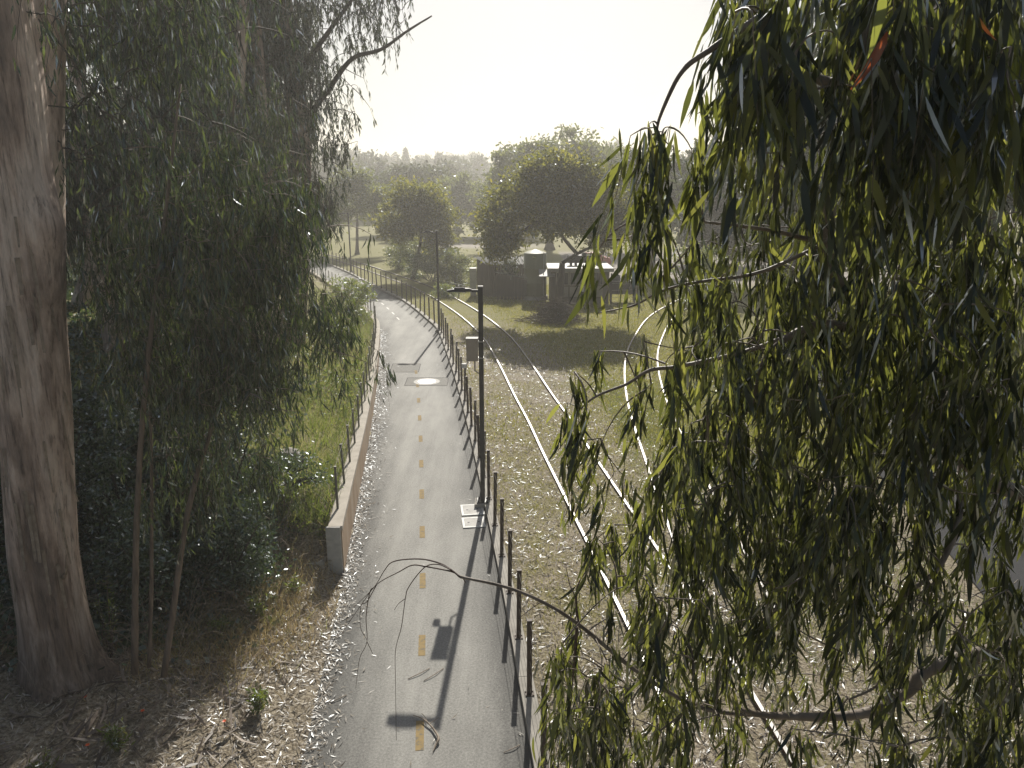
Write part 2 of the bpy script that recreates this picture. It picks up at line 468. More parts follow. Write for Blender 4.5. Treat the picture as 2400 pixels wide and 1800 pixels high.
def leaves_with_parts(thing, mat, P, D, Nn, L, W, n_single=300, st=5, alt=None, stuff_name='foliage'):
    """the n_single leaves that show largest become objects of their own, the rest one mesh"""
    D = norm(D); n = len(P)
    u, v, d = view(P + D * L[:, None] * .5)
    score = np.where((u > 0) & (u < 2400) & (v > 0) & (v < 1800), L / np.maximum(d, .3), 0)
    order = np.argsort(-score)
    sel = order[:n_single]; rest = order[n_single:]
    leaf_cloud(stuff_name, mat, P[rest], D[rest], Nn[rest], L[rest], W[rest], st=st, parent=thing)
    Sd = norm(np.cross(D, Nn)); N2 = np.cross(Sd, D)
    tm = []
    for k in range(10):
        vv, q, m = leaf_arr(np.zeros((1, 3)), np.array([[0, 1., 0]]), np.array([[0, 0, 1.]]), np.ones(1), np.array([.115 + .006 * k]), np.array([-.22 + .05 * k]), np.array([rng.normal(0, .12)]), 5)
        mm = mat if (alt is None or k < 8) else alt[k - 8]
        tm.append(make_mesh('leaf', vv, q, None, mm, True, {'rnd': np.full(len(vv), rng.random())}))
    for i in sel:
        k = int(rng.integers(0, 8))
        if alt is not None:
            z = rng.random()
            if z < .06: k = 8
            elif z < .067: k = 9
        o = bpy.data.objects.new('leaf', tm[k])
        l = L[i]
        M = Matrix(((Sd[i][0] * l, D[i][0] * l, N2[i][0] * l, P[i][0]), (Sd[i][1] * l, D[i][1] * l, N2[i][1] * l, P[i][1]), (Sd[i][2] * l, D[i][2] * l, N2[i][2] * l, P[i][2]), (0, 0, 0, 1)))
        COL.objects.link(o)
        o.parent = thing
        o.matrix_parent_inverse = thing.matrix_basis.inverted()
        o.matrix_basis = M

# ------------------------------------------------------------------ the lines of the place
RIGHT = np.array([(1.95, -12), (1.2, 0), (.3, 8.57), (.07, 10.76), (-.14, 12.77), (-.46, 15.38), (-.95, 19.27), (-1.28, 21.9), (-1.9, 26.4), (-2.6, 31.16),
                  (-4.35, 41.67), (-5.05, 43.88), (-6.0, 46.98), (-7.05, 50.15), (-8.3, 53.54), (-9.7, 56.69), (-11.2, 59.94), (-13.7, 65.7), (-16.5, 72), (-19.8, 78.5), (-25.5, 88), (-38, 104)])
RIGHT = smooth_line(resample(curve(RIGHT, 10), .5), 12)
def offset(P, d):
    T = norm(np.gradient(P, axis=0))
    return P + d * np.stack([T[:, 1], -T[:, 0]], 1)      # positive: to the right of the direction of travel
LEFT = offset(RIGHT, -3.3)
def xl(y): return np.interp(y, LEFT[:, 1], LEFT[:, 0])
def xr(y): return np.interp(y, RIGHT[:, 1], RIGHT[:, 0])
T1 = np.array([(3.75, -12), (3.55, 0), (3.27, 8.74), (2.95, 11.79), (2.73, 13.6), (2.50, 15.29), (2.03, 18.84), (1.86, 20.12), (1.62, 21.84), (1.35, 24.37), (1.05, 26.2), (.75, 28.37),
               (.33, 31.7), (-.15, 35), (-.70, 38.6), (-1.75, 43.2), (-2.85, 47.2), (-4.35, 51.9), (-6.1, 56.9), (-8.3, 62), (-10.9, 67.2), (-13.8, 73), (-17.1, 79.5), (-22.5, 88.5), (-34, 104)])
T1 = smooth_line(resample(curve(T1, 8), .5), 14)
T2 = np.array([(3.95, -12), (4.05, 0), (4.2, 8.57), (4.3, 11), (4.5, 14.85), (4.62, 17.69), (4.74, 19.75), (4.86, 21.96), (5.15, 26.4), (5.82, 31.7), (6.6, 35.85), (7.55, 39.4), (9.1, 44.6), (10.85, 48.7), (14, 54.6), (18, 60.5)])
T2 = smooth_line(resample(curve(T2, 8), .5), 14)

def sstep(a, b, x):
    t = np.clip((x - a) / (b - a), 0, 1)
    return t * t * (3 - 2 * t)
_ph = rng.random((14, 2)) * 6.28
def wob(x, y):
    s = 0
    for i, k in enumerate([.13, .21, .37, .6, .95, 1.5, 2.3]):
        s = s + np.sin(x * k + _ph[i, 0] + .6 * np.sin(y * k * .7)) * np.sin(y * k * 1.1 + _ph[i, 1]) / (1 + i * 1.1)
    return s
WALL0 = 14.05
def wall_top(y): return np.interp(y, [14, 24, 38, 55, 80], [1.08, .92, .62, .4, .3])
def height(x, y):
    x = np.asarray(x, float); y = np.asarray(y, float)
    d = (xl(y) - x) * np.interp(y, [30, 70], [1, .62])           # how far left of the path
    low = .17 * np.clip(d - .1, 0, 40) + .055 * np.clip(d - 2.5, 0, 40)
    dd = np.clip(d - .95, 0, 400)
    high = wall_top(y) - .09 + 7.5 * (1 - np.exp(-dd * .075)) * np.interp(y, [12, 60, 110], [1, .8, .3])
    m = sstep(13.2, 15.4, y + np.clip(1.2 - d, 0, 2) * 0) 
    hl = np.where(d > 0, low * (1 - m) + high * m, 0)
    hl = np.where((d <= .25) & (d > 0), low * (1 - m) + np.where(y > WALL0, 0, 0), hl)
    side = np.clip(d, 0, 2) / 2
    h = hl + wob(x * 2, y * 2) * .05 * side + wob(x, y) * .10 * np.clip(d - 2, 0, 3) / 3
    r = x - xr(y)
    h = h + np.where(r > .3, wob(x * 1.5, y * 1.5) * .022, 0)
    t = (d < 0) & (r < .1)
    h = np.where(t, -.09, h)
    h = h - .02 * ((d < .3) & (r < .3))
    # far country: the hill beyond the valley
    h = h + 11 * sstep(150, 430, y + x * .05) * (1 + .18 * np.sin(x * .016 + 1) + .1 * np.sin(x * .041)) * (d < 400)
    h = np.where(y > 430, h + 6 * sstep(430, 900, y), h)
    return h

# ------------------------------------------------------------------ ground
gx = np.unique(np.round(np.concatenate([np.arange(-1500, -100, 100), np.arange(-100, -40, 6), np.arange(-40, -14, 1.2), np.arange(-14, 8, .3), np.arange(8, 40, 1.2), np.arange(40, 120, 8), np.arange(120, 1501, 120)]), 3))
gy = np.unique(np.round(np.concatenate([np.arange(-40, 4, 4), np.arange(4, 34, .3), np.arange(34, 75, .7), np.arange(75, 150, 3), np.arange(150, 460, 12), np.arange(460, 3001, 160)]), 3))
X, Yg = np.meshgrid(gx, gy, indexing='ij')
Z = height(X, Yg)
ni, nj = X.shape
ii, jj = np.meshgrid(np.arange(ni - 1), np.arange(nj - 1), indexing='ij')
a_ = ii * nj + jj
gq = np.stack([a_, a_ + nj, a_ + nj + 1, a_ + 1], -1).reshape(-1, 4)
xf, yf = X.ravel(), Yg.ravel()
t1x = np.interp(yf, T1[:, 1], T1[:, 0])
rr = xf - t1x
left = xl(yf) - xf
cover = .30 + .5 * sstep(1.2, 3.5, rr) * sstep(16, 26, yf) + .5 * sstep(38, 52, yf) * (rr > -3) + .1 * wob(xf * 1.7, yf * 1.7)
cover = np.where(left > 0, .05 + .6 * sstep(13, 18, yf) * sstep(.0, 1.0, left), cover)
cover = np.where(yf > 66, .9, cover)
gravel = np.maximum(sstep(3, 6, rr - 4.5) * sstep(59, 64, yf) * (1 - sstep(92, 98, yf)) * (xf > 6), sstep(-16, -12, xf) * (1 - sstep(0, 8, xf)) * sstep(100, 103, yf) * (1 - sstep(107, 110, yf)))
ground = make_obj('ground', np.stack([xf, yf, Z.ravel()], 1), gq, None, 'ground', None, True, {'cover': cover, 'gravel': gravel})
tag(ground, kind='structure')

# ------------------------------------------------------------------ path with markings, patches, covers
def sheet(name, A, B, z, mat, parent=None):
    mb = MB(); mb.strip(np.column_stack([A, np.full(len(A), z)]), np.column_stack([B, np.full(len(B), z)]))
    return mb.build(name, mat, parent)
_c = [offset(RIGHT, o_) for o_ in (-3.3, -3.0, -2.6, -2.1, -1.5, -.9, -.5, -.2, .02)]
_n = len(RIGHT); _i = np.arange(_n - 1)
pth = make_obj('path', np.concatenate([np.column_stack([c, np.zeros(_n)]) for c in _c]), np.concatenate([np.stack([_i + k * _n, _i + (k + 1) * _n, _i + (k + 1) * _n + 1, _i + k * _n + 1], 1) for k in range(8)]), None, 'path_asphalt', None, False,
               {'verge': np.concatenate([np.full(_n, e_) for e_ in (1, .75, .3, .05, .12, .05, .3, .7, 1)])})
tag(pth, kind='structure')
CEN = offset(RIGHT, -1.62)
def cen_at(y):
    x = np.interp(y, CEN[:, 1], CEN[:, 0]); e = .3
    t = np.array([np.interp(y + e, CEN[:, 1], CEN[:, 0]) - np.interp(y - e, CEN[:, 1], CEN[:, 0]), 2 * e])
    return np.array([x, y]), t / np.linalg.norm(t)
dash_y = [8.9 + 2.24 * k for k in range(11)]
for k, y0 in enumerate(dash_y):
    p, t = cen_at(y0); n_ = np.array([t[1], -t[0]]); l = .62; w = .062
    c = np.array([p - n_ * w, p + n_ * w, p + n_ * w + t * l, p - n_ * w + t * l])
    make_obj('lane_dash', np.column_stack([c, np.full(4, .004)]), np.array([[0, 1, 2, 3]]), None, 'paint_yellow', pth)
for k in range(9):
    p, t = cen_at(45 + 2.0 * k); n_ = np.array([t[1], -t[0]]); l = .9; w = .05
    c = np.array([p - n_ * w, p + n_ * w, p + n_ * w + t * l, p - n_ * w + t * l])
    make_obj('lane_dash', np.column_stack([c, np.full(4, .004)]), np.array([[0, 1, 2, 3]]), None, 'paint_white', pth)
def patch(x0, x1, y0, y1, sk=0.0):
    c = np.array([(x0, y0), (x1, y0), (x1 + sk, y1), (x0 + sk, y1)])
    make_obj('asphalt_patch', np.column_stack([c, np.full(4, .0035)]), np.array([[0, 1, 2, 3]]), None, 'asphalt_patch', pth)
patch(-4.5, -2.72, 29.3, 30.6, -.05)
patch(-5.5, -4.2, 31.6, 33.2, -.1)

principled('bitumen', [(.3, (.04, .038, .035)), (.7, (.075, .07, .066))], 10, .7, spec=.2)
def seal(x0, x1, y0, y1, sk=0.0):
    c = np.array([(x0, y0), (x1, y0), (x1 + sk, y1), (x0 + sk, y1)]); mb = MB()
    for a_, b_ in ((0, 1), (1, 2), (2, 3), (3, 0)):
        d_ = (c[b_] - c[a_]) / np.linalg.norm(c[b_] - c[a_]); n_ = np.array([d_[1], -d_[0]]) * .018
        mb.add(np.column_stack([np.array([c[a_] + n_, c[b_] + n_, c[b_] - n_, c[a_] - n_]), np.full(4, .0075 + .0006 * a_)]), [(0, 1, 2, 3)])
    mb.build('seal_line', 'bitumen', pth)
seal(-4.5, -2.72, 29.3, 30.6, -.05); seal(-5.5, -4.2, 31.6, 33.2, -.1)

def manhole(x, y, label):
    e = empty('manhole_cover', (x, y, 0), label, 'manhole cover')
    a = np.linspace(0, 2 * math.pi, 33)
    def ring(r0, r1, z, m, nm):
        mb = MB(); mb.strip(np.column_stack([x + r0 * np.cos(a), y + r0 * np.sin(a), np.full(33, z)]), np.column_stack([x + r1 * np.cos(a), y + r1 * np.sin(a), np.full(33, z)]))
        return mb.build(nm, m, e)
    ring(.02, .40, .012, 'galvanised', 'lid'); ring(.415, .56, .008, 'concrete_light', 'concrete_ring')
    mb = MB()
    for i in range(-3, 4):
        for j in range(-3, 4):
            if i * i + j * j < 11: mb.box((x + i * .1, y + j * .1, .016), (.05, .05, .008))
    mb.build('grip_studs', 'galvanised', e)['kind'] = 'stuff'
manhole(-3.64, 29.95, 'round manhole cover with pale ring in the middle of the path')
def utility(x, y, w, l, rz, label):
    e = empty('utility_box_lid', (x, y, 0), label, 'utility lid', 'utility box lids beside the lamp base')
    mb = MB(); c, s = math.cos(rz), math.sin(rz)
    def at(dx, dy, z): return (x + c * dx - s * dy, y + s * dx + c * dy, z)
    for dx, dy, ww, ll in ((0, l / 2, w, .06), (0, -l / 2, w, .06), (w / 2, 0, .06, l - .06), (-w / 2, 0, .06, l - .06)):
        mb.box(at(dx, dy, .008), (ww + (.06 if ww == w else 0), ll, .03), rz)
    mb.build('frame', 'paint_white', e)
    MB().box(at(0, 0, .006), (w - .07, l - .07, .03), rz).build('lid', 'concrete_light', e)
    for sg in (-.25, .25): MB().box(at(w * sg, 0, .023), (.05, .03, .012), rz).build('lift_hole', 'tank_dark', e)
utility(-1.02, 17.15, .52, .58, .14, 'pale square utility lid in the path, farther of the two by the lamp base')
utility(-.95, 16.42, .5, .5, .14, 'pale square utility lid in the path, nearer of the two by the lamp base')

# kerb on the right of the path, in cast lengths
kerb = empty('concrete_kerb', (0, 0, 0), 'low concrete kerb along the right edge of the path carrying the fence', 'kerb')
ci, co = offset(RIGHT, 0.0), offset(RIGHT, .24)
sel = np.where((RIGHT[:, 1] > 4) & (RIGHT[:, 1] < 88))[0]
for k in range(sel[0], sel[-1] - 6, 6):
    A, B = ci[k:k + 7].copy(), co[k:k + 7].copy()
    g = .008 / 3.0
    A[0] += (A[1] - A[0]) * g * 4; B[0] += (B[1] - B[0]) * g * 4
    n = len(A); h = .11 + rng.normal(0, .004)
    v = np.concatenate([np.column_stack([A, np.full(n, -.05)]), np.column_stack([A, np.full(n, h)]), np.column_stack([B, np.full(n, h)]), np.column_stack([B, np.full(n, -.05)])])
    i = np.arange(n - 1); q = [np.stack([i + n * r, i + n * r + 1, i + n * (r + 1) + 1, i + n * (r + 1)], 1) for r in range(3)]
    q.append(np.array([[0, n, 2 * n, 3 * n], [n - 1, 4 * n - 1, 3 * n - 1, 2 * n - 1]]))
    make_obj('kerb_length', v, np.concatenate(q), None, 'concrete', kerb)

# ------------------------------------------------------------------ retaining wall on the left
wall = empty('retaining_wall', (-3.7, WALL0, 0), 'low retaining wall with rust-stained face along the left edge of the path', 'wall')
wi = LEFT[(LEFT[:, 1] > WALL0 - .25) & (LEFT[:, 1] < 80)]
wi = wi.copy(); wi[0, 1] = WALL0
wo = offset(wi, -.26)
def wall_seg(A, B, zt0, zt1, z0, name, mat):
    n = len(A); T = np.linspace(zt0, zt1, n)
    v = np.concatenate([np.column_stack([A, np.full(n, z0) if np.isscalar(z0) else z0]), np.column_stack([A, T]), np.column_stack([B, T]), np.column_stack([B, np.full(n, z0) if np.isscalar(z0) else z0])])
    i = np.arange(n - 1); q = [np.stack([i + n * r, i + n * r + 1, i + n * (r + 1) + 1, i + n * (r + 1)], 1) for r in range(3)]
    q.append(np.array([[0, n, 2 * n, 3 * n], [n - 1, 4 * n - 1, 3 * n - 1, 2 * n - 1]]))
    return make_obj(name, v, np.concatenate(q), None, mat, wall)
for k in range(0, len(wi) - 6, 6):
    A, B = wi[k:k + 7].copy(), wo[k:k + 7].copy()
    A[0] += (A[1] - A[0]) * .008; B[0] += (B[1] - B[0]) * .008
    y0, y1 = A[0, 1], A[-1, 1]
    wall_seg(A, B, wall_top(y0) - .1, wall_top(y1) - .1, -.1, 'wall_panel', 'concrete_light' if k == 0 and False else 'wall_rust')
    A2, B2 = offset(A, .02), offset(B, -.02)
    zz = np.linspace(wall_top(y0) - .1, wall_top(y1) - .1, 7)
    wall_seg(A2, B2, wall_top(y0), wall_top(y1), zz, 'coping', 'coping_stone')
# pale end pier of the wall and the footing step beside it
MB().box((-3.79, WALL0 - .03, .485), (.305, .06, 1.18)).build('end_pier', 'concrete_light', wall)
MB().box((-4.32, WALL0 + .05, .14), (.62, .5, .34)).build('footing_step', 'concrete_light', wall)

# ------------------------------------------------------------------ fences
def fence(name, line, spacing, ph, mat_post, n_cable, label, z_of, y0, y1, pw, plate, mesh_step=0):
    L_ = line[(line[:, 1] > y0) & (line[:, 1] < y1)]
    P = resample(L_, spacing)
    e = empty(name, (P[0][0], P[0][1], float(z_of(P[0][1]))), label, 'fence')
    pm = None
    for i, p in enumerate(P):
        q = P[min(i + 1, len(P) - 1)] - P[max(i - 1, 0)]
        rz = math.atan2(-q[0], q[1])
        z = float(z_of(p[1]))
        if pm is None:
            mb = MB(); mb.box((0, 0, ph / 2), (pw, .055, ph))
            mb.box((0, 0, ph + .006), (pw + .01, .062, .014))
            o = mb.build('post', mat_post, None); pm = o.data; bpy.data.objects.remove(o)
            mb = MB(); mb.box((0, 0, .006), (.15, .13, .012))
            for sx in (-.055, .055):
                for sy in (-.045, .045): mb.box((sx, sy, .018), (.02, .02, .016))
            bpl = mb.build('base_plate', mat_post, None); bm_ = bpl.data; bpy.data.objects.remove(bpl)
        o = bpy.data.objects.new('post', pm); COL.objects.link(o)
        o.parent = e; o.matrix_parent_inverse = e.matrix_basis.inverted()
        o.location = (p[0], p[1], z); o.rotation_euler = (rng.normal(0, .018), rng.normal(0, .018), rz)
        if plate:
            b = bpy.data.objects.new('base_plate', bm_); COL.objects.link(b); b.parent = o
    F = resample(L_, .75)
    for c in range(n_cable):
        zc = ph * (.12 + .86 * c / (n_cable - 1))
        pts = np.column_stack([F, z_of(F[:, 1]) + zc])
        MB().tube(pts, .0045 if c == n_cable - 1 else .0028, 4).build('cable', 'cable_steel', e)
    return e
fence('cable_fence', offset(RIGHT, .13), 1.53, 1.36, 'post_rust', 6, 'dark post and cable fence on the kerb right of the path', lambda y: np.full_like(np.asarray(y, float), .11), 6.9, 84, .078, True)
wl = offset(wi, -.17)
fence('wall_railing', wl, 1.52, 1.0, 'rail_post_grey', 4, 'grey post and cable railing on top of the left retaining wall', lambda y: wall_top(y), 14.9, 76, .05, False)

# ------------------------------------------------------------------ tracks
def track(name, line, label, y0, y1):
    L_ = line[(line[:, 1] > y0) & (line[:, 1] < y1)]
    e = empty(name, (L_[0][0], L_[0][1], 0), label, 'railway track')
    for sgn in (-1, 1):
        C_ = offset(L_, sgn * .7525)
        prof = np.array([(-.065, -.05), (-.065, -.03), (-.012, -.012), (-.012, .055), (-.034, .062), (-.034, .085), (.034, .085), (.034, .062), (.012, .055), (.012, -.012), (.065, -.03), (.065, -.05)])
        T = norm(np.gradient(C_, axis=0)); Nn = np.stack([T[:, 1], -T[:, 0]], 1)
        n, k = len(C_), len(prof)
        v = np.concatenate([np.column_stack([C_ + Nn * px, np.full(n, pz)]) for px, pz in prof])
        i = np.arange(n - 1)
        q = np.concatenate([np.stack([i + n * r, i + n * r + 1, i + n * (r + 1) + 1, i + n * (r + 1)], 1) for r in range(k - 1)])
        rl = make_obj('rail', v, q, None, 'rail_side', e)
        A, B = C_ - Nn * .031, C_ + Nn * .031
        mb = MB(); mb.strip(np.column_stack([A, np.full(n, .0875)]), np.column_stack([B, np.full(n, .0875)]))
        mb.build('worn_rail_head', 'rail_top', rl)
    return e
track('railway_track', T1, 'railway track curving away to the left beside the path', 3, 96)
track('railway_track', T2, 'railway track branching off to the right behind the hanging leaves', 12.4, 58)
# road at the far right
ra = np.array([(8.3, -10), (8.9, 6), (9.21, 11.35), (9.55, 13), (9.9, 15), (11.0, 22), (12.6, 30), (14.8, 40), (17.5, 50), (21, 60)])
ra = resample(curve(ra, 8), 1.0)
tag(sheet('road', ra, offset(ra, 6.2), .035, 'road_asphalt'), kind='structure')

# ------------------------------------------------------------------ lamp posts
def lamp(x, y, label, box=False):
    H = 5.62
    e = empty('lamp_post', (x, y, 0), label, 'street lamp', 'lamp posts along the path')
    MB().box((x, y, H / 2 + .08), (.115, .115, H - .02)).build('pole', 'lamp_paint', e)
    mb = MB().box((x, y, .13), (.3, .3, .035))
    for sx in (-.1, .1):
        for sy in (-.1, .1): mb.box((x + sx, y + sy, .165), (.035, .035, .04))
    mb.build('base_plate', 'lamp_paint', e)
    MB().box((x, y, .05), (.42, .42, .13)).build('footing', 'concrete', e)
    MB().box((x, y, H + .085), (.122, .122, .03)).build('pole_cap', 'roof_metal', e)
    MB().box((x - .13, y, H - .02), (.17, .06, .06)).build('arm', 'lamp_paint', e)
    hd = MB()
    prof = [(-.21, .05, .09), (-.27, .075, .15), (-.42, .075, .25), (-.66, .055, .27), (-.80, .03, .22)]
    rows = []
    for dx, th, w in prof:
        rows += [(x + dx, y - w / 2, H - .03), (x + dx, y + w / 2, H - .03), (x + dx, y + w / 2 * .8, H - .03 + th), (x + dx, y - w / 2 * .8, H - .03 + th)]
    n = len(prof); q = []
    for k in range(n - 1):
        for j in range(4): q.append((k * 4 + j, k * 4 + (j + 1) % 4, (k + 1) * 4 + (j + 1) % 4, (k + 1) * 4 + j))
    q += [(3, 2, 1, 0), tuple((n - 1) * 4 + j for j in range(4))]
    hd.add(rows, q)
    head = hd.build('lamp_head', 'lamp_paint', e)
    MB().box((x - .53, y, H - .036), (.3, .17, .012)).build('led_panel', 'notice_paper', head)
    fin = MB()
    for k in range(-2, 3): fin.box((x - .5, y + k * .035, H + .048), (.26, .008, .03))
    fin.build('cooling_fin', 'lamp_paint', head)
    MB().box((x + .0, y - .064, .62), (.07, .012, .16)).build('access_cover', 'lamp_paint', e)
    if box:
        bx = MB().box((x - .22, y - .02, 4.16), (.28, .22, .55)).build('control_box', 'box_beige', e)
        MB().box((x - .22, y - .135, 4.16), (.23, .012, .48)).build('box_door', 'box_beige', bx)
        MB().box((x - .22, y - .02, 4.445), (.3, .24, .02)).build('box_cover', 'roof_metal', bx)
        MB().tube([(x - .33, y, 3.86), (x - .36, y, 3.78), (x - .42, y, 3.75)], [.02, .02, .02], 8).tube([(x - .42, y, 3.70), (x - .42, y, 3.80)], [.07, .07], 12).build('sensor', 'notice_paper', bx)
        MB().tube([(x - .16, y, 3.88), (x - .16, y, 3.62), (x - .06, y, 3.55)], [.02] * 3, 8).build('conduit', 'box_beige', bx)
        for zz in (3.95, 4.36): MB().box((x, y, zz), (.13, .13, .03)).build('strap', 'galvanised', e)
    return e
lamp(-.76, 17.46, 'near dark lamp post with a beige control box strapped to its pole', True)
lamp(-4.18, 41.05, 'dark lamp post standing in the fence line at the middle of the bend')
lamp(-15.7, 71.3, 'farthest dark lamp post where the path goes out of sight')

# ------------------------------------------------------------------ sheds, tank and yard things
def corrugated(p0, p1, z0, z1, n, depth, mat, name, parent):
    """wall of vertical ribs from p0 to p1"""
    p0 = np.array(p0, float); p1 = np.array(p1, float)
    s = np.linspace(0, 1, n * 4 + 1); d = p1 - p0; nn = np.array([d[1], -d[0]]) / np.linalg.norm(d)
    off = np.array([0, 1, 1, 0] * n + [0]) * depth
    XY = p0 + s[:, None] * d + off[:, None] * nn
    mb = MB(); mb.strip(np.column_stack([XY, np.full(len(XY), z0)]), np.column_stack([XY, np.full(len(XY), z1)]))
    return mb.build(name, mat, parent)
# ribbed shed
sA = empty('ribbed_shed', (-.9, 56, 0), 'dark ribbed metal shed with sloping corrugated roof left of the tank', 'shed')
corrugated((-2.7, 56.6), (-1.75, 54.6), 0, 2.55, 9, .05, 'shed_siding', 'side_wall', sA)
corrugated((-1.75, 54.6), (1.1, 54.9), 0, 2.4, 20, .05, 'shed_siding', 'front_wall', sA)
corrugated((1.1, 54.9), (.9, 57.2), 0, 2.5, 12, .05, 'shed_siding', 'side_wall', sA)
corrugated((.9, 57.2), (-2.7, 56.6), 0, 2.7, 12, .05, 'shed_siding', 'back_wall', sA)
mb = MB(); rows0, rows1 = [], []
for k in range(61):
    s = k / 60; w = .045 * math.sin(k * 1.57)
    rows0.append((-1.95 + 3.2 * s, 54.3 + .3 * s, 2.5 + w)); rows1.append((-2.95 + 4.1 * s, 56.95 + .5 * s, 2.82 + w))
mb.strip(rows0, rows1); mb.build('roof', 'roof_metal', sA)
MB().box((-.3, 54.66, 1.0), (.9, .05, 1.9)).build('door', 'dark_timber', sA)
MB().box((-.05, 54.6, 1.5), (.14, .02, .34)).build('notice', 'notice_paper', sA)
# lean-to frame with wire on top
lt = empty('yard_gate', (.2, 53.3, 0), 'dark plank yard gate with coiled wire along its sloping top', 'gate')
for k in range(9):
    x = -1.0 + k * .26
    MB().box((x, 53.3 - k * .03, .95 - k * .02), (.235, .05, 1.8 - k * .05)).build('plank', 'dark_timber', lt)
MB().tube([(-1.2, 53.2, 2.05), (1.3, 53.0, 1.62)], .03, 5).build('top_rail', 'galvanised', lt)
a = np.linspace(0, 2 * math.pi * 14, 220)
MB().tube(np.column_stack([-1.1 + a / a[-1] * 2.2, 53.15 + .14 * np.cos(a), 2.1 - a / a[-1] * .4 + .14 * np.sin(a)]), .008, 3).build('coiled_wire', 'galvanised', lt)
# cabinet
cb = empty('meter_cabinet', (-2.95, 55.2, 0), 'pale upright meter cabinet beside the ribbed shed', 'cabinet')
MB().box((-2.95, 55.2, .78), (.5, .4, .95)).build('lower_case', 'galvanised', cb)
MB().box((-2.95, 55.2, 1.72), (.5, .4, .86)).build('upper_case', 'galvanised', cb)
MB().box((-2.95, 55.2, .16), (.42, .32, .3)).build('plinth', 'concrete', cb)
bm_ = empty('barrier_bar', (-4.2, 54.6, 0), 'slanting pale barrier bar left of the meter cabinet', 'barrier')
MB().tube([(-4.6, 54.3, 1.15), (-3.2, 54.7, .78)], .035, 6).build('bar', 'galvanised', bm_)
MB().box((-4.0, 54.5, .45), (.09, .09, .95)).build('support', 'galvanised', bm_)
# upright tank
tk = empty('water_tank', (1.7, 53.6, 0), 'tall round olive green tank standing between the two sheds', 'tank')
a = np.linspace(0, 2 * math.pi, 49)
def cyl(cx, cy, zs, rs, name, mat, parent, seg=48):
    a = np.linspace(0, 2 * math.pi, seg + 1)[:-1]
    v = np.concatenate([np.column_stack([cx + r * np.cos(a), cy + r * np.sin(a), np.full(seg, z)]) for z, r in zip(zs, rs)])
    q = []
    for k in range(len(zs) - 1):
        for j in range(seg): q.append((k * seg + j, k * seg + (j + 1) % seg, (k + 1) * seg + (j + 1) % seg, (k + 1) * seg + j))
    return make_obj(name, v, np.array(q), None, mat, parent, True)
cyl(1.7, 53.6, [.3, .31, 1.2, 1.22, 1.26, 1.28, 2.3, 2.32, 2.36, 2.38, 3.4, 3.42], [.3, .84, .84, .87, .87, .84, .84, .87, .87, .84, .84, .80], 'shell', 'tank_green', tk)
cyl(1.7, 53.6, [3.42, 3.55, 3.68], [.82, .5, .05], 'lid', 'tank_green', tk)
cyl(1.7, 53.6, [0, .3, .301], [.95, .95, .1], 'plinth', 'concrete', tk)
MB().tube([(2.3, 52.95, .1), (2.3, 52.95, 3.5)], .04, 6).build('pipe', 'galvanised', tk)
# cabin with flat roof
sB = empty('flat_roof_cabin', (4.75, 52, 0), 'brown cabin with pale panels and flat metal roof behind the spreading tree', 'shed')
x0, x1, y0, y1 = 2.75, 6.85, 51.2, 54.2
MB().box(((x0 + x1) / 2, (y0 + y1) / 2, 1.2), (x1 - x0, y1 - y0, 2.4)).build('body', 'shed_siding', sB)
MB().box(((x0 + x1) / 2, (y0 + y1) / 2 - .1, 2.56), (x1 - x0 + .5, y1 - y0 + .7, .06)).build('roof', 'roof_metal', sB)
MB().box(((x0 + x1) / 2, y0 - .43, 2.44), (x1 - x0 + .5, .05, .2)).build('fascia', 'roof_metal', sB)
MB().box((2.45, 51.4, 2.2), (1.1, 1.3, .05), rot=Matrix.Rotation(.28, 3, 'X')).build('porch_roof', 'roof_metal', sB)
for (cx, w, z0_, z1_) in ((3.55, .85, .55, 1.25), (4.5, .85, .55, 1.25), (5.9, 1.0, .55, 1.3)):
    p = MB().box((cx, y0 - .02, (z0_ + z1_) / 2), (w, .04, z1_ - z0_)).build('panel', 'shed_panel', sB)
for (cx, w) in ((3.55, .8), (4.5, .8), (5.9, .95)):
    f = MB().box((cx, y0 - .025, 1.82), (w + .12, .05, .92)).build('window', 'shed_panel', sB)
    MB().box((cx - w / 4, y0 - .056, 1.82), (w / 2 - .03, .012, .8)).build('pane', 'dark_glass', f)
    MB().box((cx + w / 4, y0 - .056, 1.82), (w / 2 - .03, .012, .8)).build('pane', 'dark_glass', f)
MB().box((4.95, y0 - .07, 1.12), (.26, .02, .42)).build('notice', 'notice_paper', sB)
MB().box((5.2, y0 - .03, 1.0), (.05, .06, 2.0)).build('door_post', 'dark_timber', sB)
# horizontal boiler lying on the cabin roof
bo = empty('horizontal_boiler', (4.8, 52.8, 2.6), 'dark horizontal boiler on feet lying on the cabin roof', 'boiler')
def xcyl(xa, xb, cy, cz, r, name, mat, parent, seg=20):
    xs = [xa, xa + .02, xa + .1, xb - .1, xb - .02, xb]; rs = [.02, r * .7, r, r, r * .7, .02]
    a = np.linspace(0, 2 * math.pi, seg + 1)[:-1]
    v = np.concatenate([np.column_stack([np.full(seg, x), cy + q * np.cos(a), cz + q * np.sin(a)]) for x, q in zip(xs, rs)])
    f = [(k * seg + j, k * seg + (j + 1) % seg, (k + 1) * seg + (j + 1) % seg, (k + 1) * seg + j) for k in range(len(xs) - 1) for j in range(seg)]
    return make_obj(name, v, np.array(f), None, mat, parent, True)
xcyl(3.95, 6.0, 52.8, 3.06, .29, 'shell', 'tank_dark', bo)
for x in (4.25, 4.6, 5.75): MB().box((x, 52.8, 2.7), (.16, .5, .22)).build('foot', 'tank_dark', bo)
